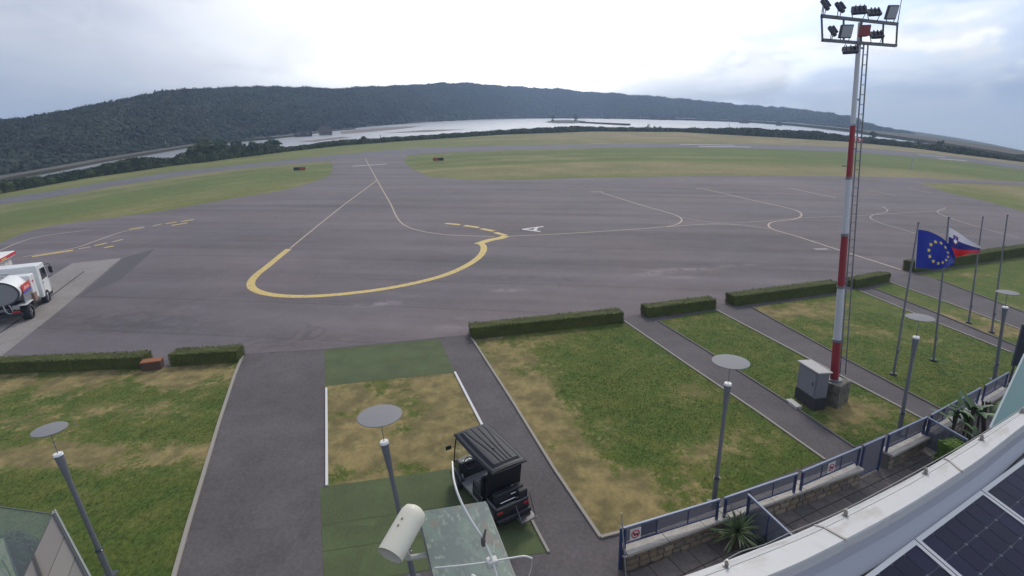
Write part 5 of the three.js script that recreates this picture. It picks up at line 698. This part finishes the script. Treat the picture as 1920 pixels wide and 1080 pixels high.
{ // sloping teal glass beside the roof edge
  const A = at(1856, 803, 3.6), Bq = at(1921, 664, 4.3), C = at(2060, 690, 4.3), D = at(1990, 850, 3.6), t = thing('glass_screen', 'sloping teal glass screen beyond the roof edge', 'glass canopy', A.clone().setY(land(A.x, A.z))), o = t.position, quad = (k) => { const g = new THREE.BufferGeometry(), q = [A, Bq, C, D].map((p) => p.clone().sub(o).add(V(0, k, 0))); g.setAttribute('position', new THREE.Float32BufferAttribute(q.flatMap((p) => [p.x, p.y, p.z]), 3)); g.setIndex([0, 1, 2, 0, 2, 3]); g.computeVertexNormals(); return g; };
  mesh('pane', [quad(0).toNonIndexed(), quad(0.02).toNonIndexed()], new THREE.MeshPhysicalMaterial({ color: rgb(0.10, 0.22, 0.22), roughness: 0.25, transmission: 0.35, thickness: 0, side: THREE.DoubleSide }), t); mesh('edge_frame', beam(A.clone().sub(o), Bq.clone().sub(o), 0.04, 0.05), M(0.30, 0.36, 0.36, 0.5), t);
  for (const p of [A, Bq, C, D]) mesh('post', bar(V(p.x - o.x, 0, p.z - o.z), p.clone().sub(o), 0.03, 0.03, 8), steel, t);
}
{ // dark display board
  const a = G(1886, 716), t = thing('display_board', 'dark display board standing at the end of the fence', 'board', a, -0.75), Hh = 2.5; mesh('panel', rbox(1.6, 1.75, 0.08, 0.02, 0.85, Hh - 0.85, 0), M(0.035, 0.04, 0.055, 0.4), t); mesh('edge_trim', box(0.05, 1.8, 0.1, 0.03, Hh - 0.85, 0), M(0.12, 0.13, 0.15, 0.4, 0.4), t); for (const x of [0.1, 1.55]) mesh('leg', box(0.07, Hh - 1.6, 0.07, x, (Hh - 1.6) / 2, 0), steelDark, t);
}

// ---------------------------------------------------------------- things on the camera's own mast
{
  const Y = 8.5, c = [[785, 963], [911, 943], [984, 1130], [826, 1140]].map(([a, b]) => at(a, b, Y)), o = at(885, 1080, Y).setY(0), y0 = land(o.x, o.z), t = thing('glass_shelter', 'weathered green glass sheet on a pole beside the white camera tube', 'glass shelter', V(o.x, y0, o.z));
  const lich = tex(512, 512, (u, v) => { const n = fbm(u * 9, v * 9, 5), s = fbm(u * 22 + 5, v * 22, 3), e = Math.min(u, 1 - u, v, 1 - v); let k = mix3([0.095, 0.130, 0.118], [0.115, 0.175, 0.140], step(0.35, 0.65, n)); k = mix3(k, [0.20, 0.25, 0.20], step(0.58, 0.72, s) * (0.35 + 0.65 * step(0.30, 0.08, e))); k = mix3(k, [0.16, 0.125, 0.10], step(0.66, 0.78, fbm(u * 6 + 8, v * 6 + 2, 4)) * 0.7); return k; });
  const g = new THREE.BufferGeometry(), q = []; for (const k of [0, 0.012]) for (const p of c) q.push(p.x - o.x, p.y - y0 + k, p.z - o.z); g.setAttribute('position', new THREE.Float32BufferAttribute(q, 3)); g.setAttribute('uv', new THREE.Float32BufferAttribute([0, 1, 1, 1, 1, 0, 0, 0, 0, 1, 1, 1, 1, 0, 0, 0], 2)); g.setIndex([0, 2, 1, 0, 3, 2, 4, 5, 6, 4, 6, 7, 0, 1, 5, 0, 5, 4, 1, 2, 6, 1, 6, 5, 2, 3, 7, 2, 7, 6, 3, 0, 4, 3, 4, 7]); const gg = g.toNonIndexed(); gg.computeVertexNormals();
  mesh('glass_sheet', gg, new THREE.MeshPhysicalMaterial({ map: lich, roughness: 0.28, transmission: 0.18, thickness: 0, side: THREE.DoubleSide }), t);
  for (const [i, j] of [[0, 3], [1, 2]]) mesh('edge_bar', beam(c[i].clone().sub(o).add(V(0, -y0 - 0.012, 0)), c[j].clone().sub(o).add(V(0, -y0 - 0.012, 0)), 0.012, 0.018), M(0.2, 0.21, 0.2, 0.5, 0.4), t);
  mesh('pole', bar(V(0, 0, 0), V(0, Y - y0 - 0.02, 0), 0.035, 0.03, 12), M(0.25, 0.25, 0.25, 0.5, 0.4), t);
  // white camera tube
  const A = at(776, 962, 8.64), B = at(731, 1042, 8.56), ax = B.clone().sub(A), L = ax.length(), r = 29 / 980 * 2.25, ct = thing('camera_tube', 'cream white tubular camera housing on a side arm', 'camera housing', A), qn = new THREE.Quaternion().setFromUnitVectors(V(0, 1, 0), ax.clone().normalize()), cream = M(0.62, 0.58, 0.47, 0.5);
  const shell = new THREE.LatheGeometry([[0.001, -0.03], [r * 0.5, -0.028], [r * 0.85, -0.014], [r * 0.99, 0.012], [r, 0.04], [r, L], [r * 0.93, L], [r * 0.93, 0.05], [0.001, 0.05]].map(([x, y]) => V2(x, y)), 40); const s = mesh('shell', shell.applyQuaternion(qn), cream, ct);
  for (const f of [0.42, 0.58]) mesh('screw', disc(0.006, 0.01, 0, 0, 0, 'y', 8).translate(-0.004, r + 0.002, 0).applyQuaternion(new THREE.Quaternion()).translate(ax.x * f, ax.y * f, ax.z * f), M(0.2, 0.15, 0.1, 0.7), s);
  mesh('lens_unit', disc(r * 0.9, 0.02, 0, L * 0.45, 0, 'y', 24).applyQuaternion(qn), M(0.10, 0.085, 0.07, 0.5), ct); mesh('lens', disc(r * 0.45, 0.03, 0, L * 0.45 + 0.02, 0, 'y', 24).applyQuaternion(qn), M(0.02, 0.02, 0.025, 0.1), ct);
  const a1 = at(766, 1046, 8.42).sub(A), a2 = at(830, 1036, 8.42).sub(A), pm = V(o.x, 8.42, o.z).sub(A); mesh('arm', [bar(a1, a2, 0.014, 0.014, 10), bar(a2, pm, 0.014, 0.014, 10), bar(ax.clone().multiplyScalar(0.6), a1, 0.018, 0.016, 10)], M(0.5, 0.48, 0.43, 0.5), ct);
  // whip aerial with cross bar
  const w0 = at(922, 1052, 8.72), wt = thing('whip_aerial', 'curved white whip aerial with a thin cross bar above the glass sheet', 'aerial', w0), W = (px, py, y) => at(px, py, y).sub(w0), aw = M(0.58, 0.57, 0.53, 0.35, 0.2);
  mesh('whip', tube([W(848, 866, 8.98), W(851, 900, 8.96), W(862, 935, 8.93), W(880, 970, 8.88), W(902, 1005, 8.82), W(921, 1045, 8.74), W(931, 1080, 8.68), W(940, 1120, 8.60)], 0.0055, 50, 8), aw, wt);
  mesh('cross_bar', tube([W(815, 1065, 8.69), W(860, 1061, 8.71), W(915, 1054, 8.72), W(960, 1046, 8.72), W(985, 1043, 8.72), W(998, 1047, 8.71)], 0.0042, 30, 8), aw, wt); mesh('hanging_wire', tube([W(998, 1047, 8.71), W(996, 1065, 8.66), W(990, 1085, 8.62)], 0.0015, 10, 5), aw, wt);
  mesh('clamp', rbox(0.05, 0.035, 0.04, 0.008, 0, -0.006, 0, 0.3), M(0.5, 0.49, 0.44, 0.5), wt); const kn = W(906, 1012, 8.82); mesh('knob', [new THREE.CapsuleGeometry(0.010, 0.03, 4, 8).translate(kn.x, kn.y - 0.01, kn.z), bar(kn, W(911, 992, 8.86), 0.008, 0.004, 8)], M(0.10, 0.085, 0.08, 0.7), wt);
  mesh('mast', bar(V(o.x - w0.x, 8.5 - w0.y, o.z - w0.z), W(940, 1120, 8.60), 0.012, 0.01, 8), aw, wt);
}
{ // canopy of light panels and glass at the corner of the left lawn
  const Y = 3.3, ap = at(100, 964, Y), rt = at(168, 1094, Y - 0.1), lf = at(36, 1100, Y - 0.1), mid = at(62, 1040, Y - 0.05), o = ap.clone().setY(land(ap.x, ap.z)), t = thing('corner_canopy', 'canopy of pale roof panels with a glass pane at the corner of the left lawn', 'canopy', o), S = (p) => p.clone().sub(o);
  const pale = [[0.20, 0.175, 0.155], [0.22, 0.195, 0.17], [0.19, 0.175, 0.15]].map((c) => M(c[0], c[1], c[2], 0.7)), dir = lf.clone().sub(ap), across = rt.clone().sub(ap); const far2 = 1.6;
  const slab = (u0, u1) => { const f = (u, s) => S(ap.clone().addScaledVector(across, u).addScaledVector(dir, s)), a = f(u0, 0), b = f(u1, 0), c2 = f(u1, 1.2), d2 = f(u0, 1.2), g = new THREE.BufferGeometry(), dn = V(0, -0.03, 0), pts = [a, b, c2, d2, ...[a, b, c2, d2].map((p) => p.clone().add(dn))]; g.setAttribute('position', new THREE.Float32BufferAttribute(pts.flatMap((p) => [p.x, p.y, p.z]), 3)); g.setIndex([0, 1, 2, 0, 2, 3, 4, 6, 5, 4, 7, 6, 0, 4, 5, 0, 5, 1, 1, 5, 6, 1, 6, 2, 2, 6, 7, 2, 7, 3, 3, 7, 4, 3, 4, 0]); const q = g.toNonIndexed(); q.computeVertexNormals(); return q; };
  [[0.0, 0.345], [0.355, 0.645], [0.655, 0.97]].forEach(([a, b], i) => mesh('roof_panel', slab(a, b), pale[i], t));
  for (const k of [0, 0.05]) mesh('edge_rail', beam(S(ap.clone().addScaledVector(dir, -0.01 - k)), S(rt.clone().addScaledVector(dir, -0.01 - k)), 0.03, 0.06), k ? M(0.32, 0.33, 0.30, 0.4, 0.4) : M(0.05, 0.055, 0.06, 0.5), t);
  mesh('hip_rail', beam(S(mid), S(at(85, 1100, Y - 0.1)).add(V(0, 0.03, 0)), 0.035, 0.03), M(0.05, 0.045, 0.04, 0.6), t); mesh('finial', new THREE.ConeGeometry(0.03, 0.08, 8).translate(0, S(ap).y + 0.05, 0), M(0.4, 0.42, 0.34, 0.5), t);
  const gp = [ap, at(-90, 938, Y), at(-90, 1120, Y - 0.6), at(44, 1082, Y - 0.35)], gg = new THREE.BufferGeometry(); gg.setAttribute('position', new THREE.Float32BufferAttribute(gp.flatMap((p) => { const q = S(p); return [q.x, q.y - 0.015, q.z]; }), 3)); gg.setIndex([0, 1, 2, 0, 2, 3]); gg.computeVertexNormals(); mesh('glass_pane', gg, new THREE.MeshPhysicalMaterial({ color: rgb(0.62, 0.70, 0.66), roughness: 0.06, transmission: 0.9, thickness: 0, side: THREE.DoubleSide }), t);
  mesh('glass_frame', [beam(S(gp[0]), S(gp[1]), 0.02, 0.02), beam(S(gp[0]), S(gp[3]), 0.025, 0.03)], M(0.12, 0.13, 0.12, 0.5, 0.3), t); for (const p of [ap, rt, at(-90, 938, Y), lf]) { const q = S(p); mesh('post', bar(V(q.x, land(p.x, p.z) - o.y, q.z), V(q.x, q.y - 0.03, q.z), 0.03, 0.03, 8), steel, t); }
  seed = 17; const bp = at(26, 1040, 1.2), bt = thing('dark_shrub', 'dense dark green shrub below the glass of the corner canopy', 'shrub', bp.clone().setY(land(bp.x, bp.z))); mesh('stem', bar(V(0, 0, 0), V(0.05, 1.0, 0), 0.05, 0.03, 7), barkMat, bt); const ll = []; for (let k = 0; k < 2600; k++) { const n = V(rr(-1, 1), rr(-0.6, 1), rr(-1, 1)).normalize(), rad = rr(0.5, 1) ** 0.5; ll.push([V(n.x * 0.42 * rad, 0.95 + n.y * 0.75 * rad, n.z * 0.5 * rad), n, rr(0.06, 0.12), [0.022 * rr(0.6, 1.6), 0.05 * rr(0.6, 1.5), 0.014]]); } mesh('foliage', leafy(ll), leafMat, bt);
  const ga = at(-60, 1005, 2.2), gb = at(6, 1010, 2.2), gc = at(36, 1100, 2.0), gd2 = at(-60, 1110, 2.0), aw = thing('pale_awning', 'pale green stained awning beside the dark shrub', 'awning', ga.clone().setY(land(ga.x, ga.z))), AO = aw.position, sp = (p) => p.clone().sub(AO), ag = new THREE.BufferGeometry(); ag.setAttribute('position', new THREE.Float32BufferAttribute([ga, gb, gc, gd2].flatMap((p) => { const q = sp(p); return [q.x, q.y, q.z]; }), 3)); ag.setAttribute('uv', new THREE.Float32BufferAttribute([0, 1, 1, 1, 1, 0, 0, 0], 2)); ag.setIndex([0, 1, 2, 0, 2, 3]); ag.computeVertexNormals();
  mesh('cloth', ag, new THREE.MeshStandardMaterial({ map: tex(256, 256, (u, v) => mix3([0.30, 0.29, 0.20], [0.16, 0.24, 0.09], step(0.42, 0.66, fbm(u * 7, v * 7, 4)))), roughness: 0.8, side: THREE.DoubleSide }), aw); mesh('seam', beam(sp(at(4, 1050, 2.15)).add(V(0, 0.01, 0)), sp(at(22, 1084, 2.05)).add(V(0, 0.012, 0)), 0.02, 0.01), M(0.05, 0.045, 0.04, 0.8), aw); for (const p of [ga, gb, gc, gd2]) { const q = sp(p); mesh('post', bar(V(q.x, land(p.x, p.z) - AO.y, q.z), q, 0.02, 0.02, 6), steel, aw); }
}
renderer.render(scene, camera);
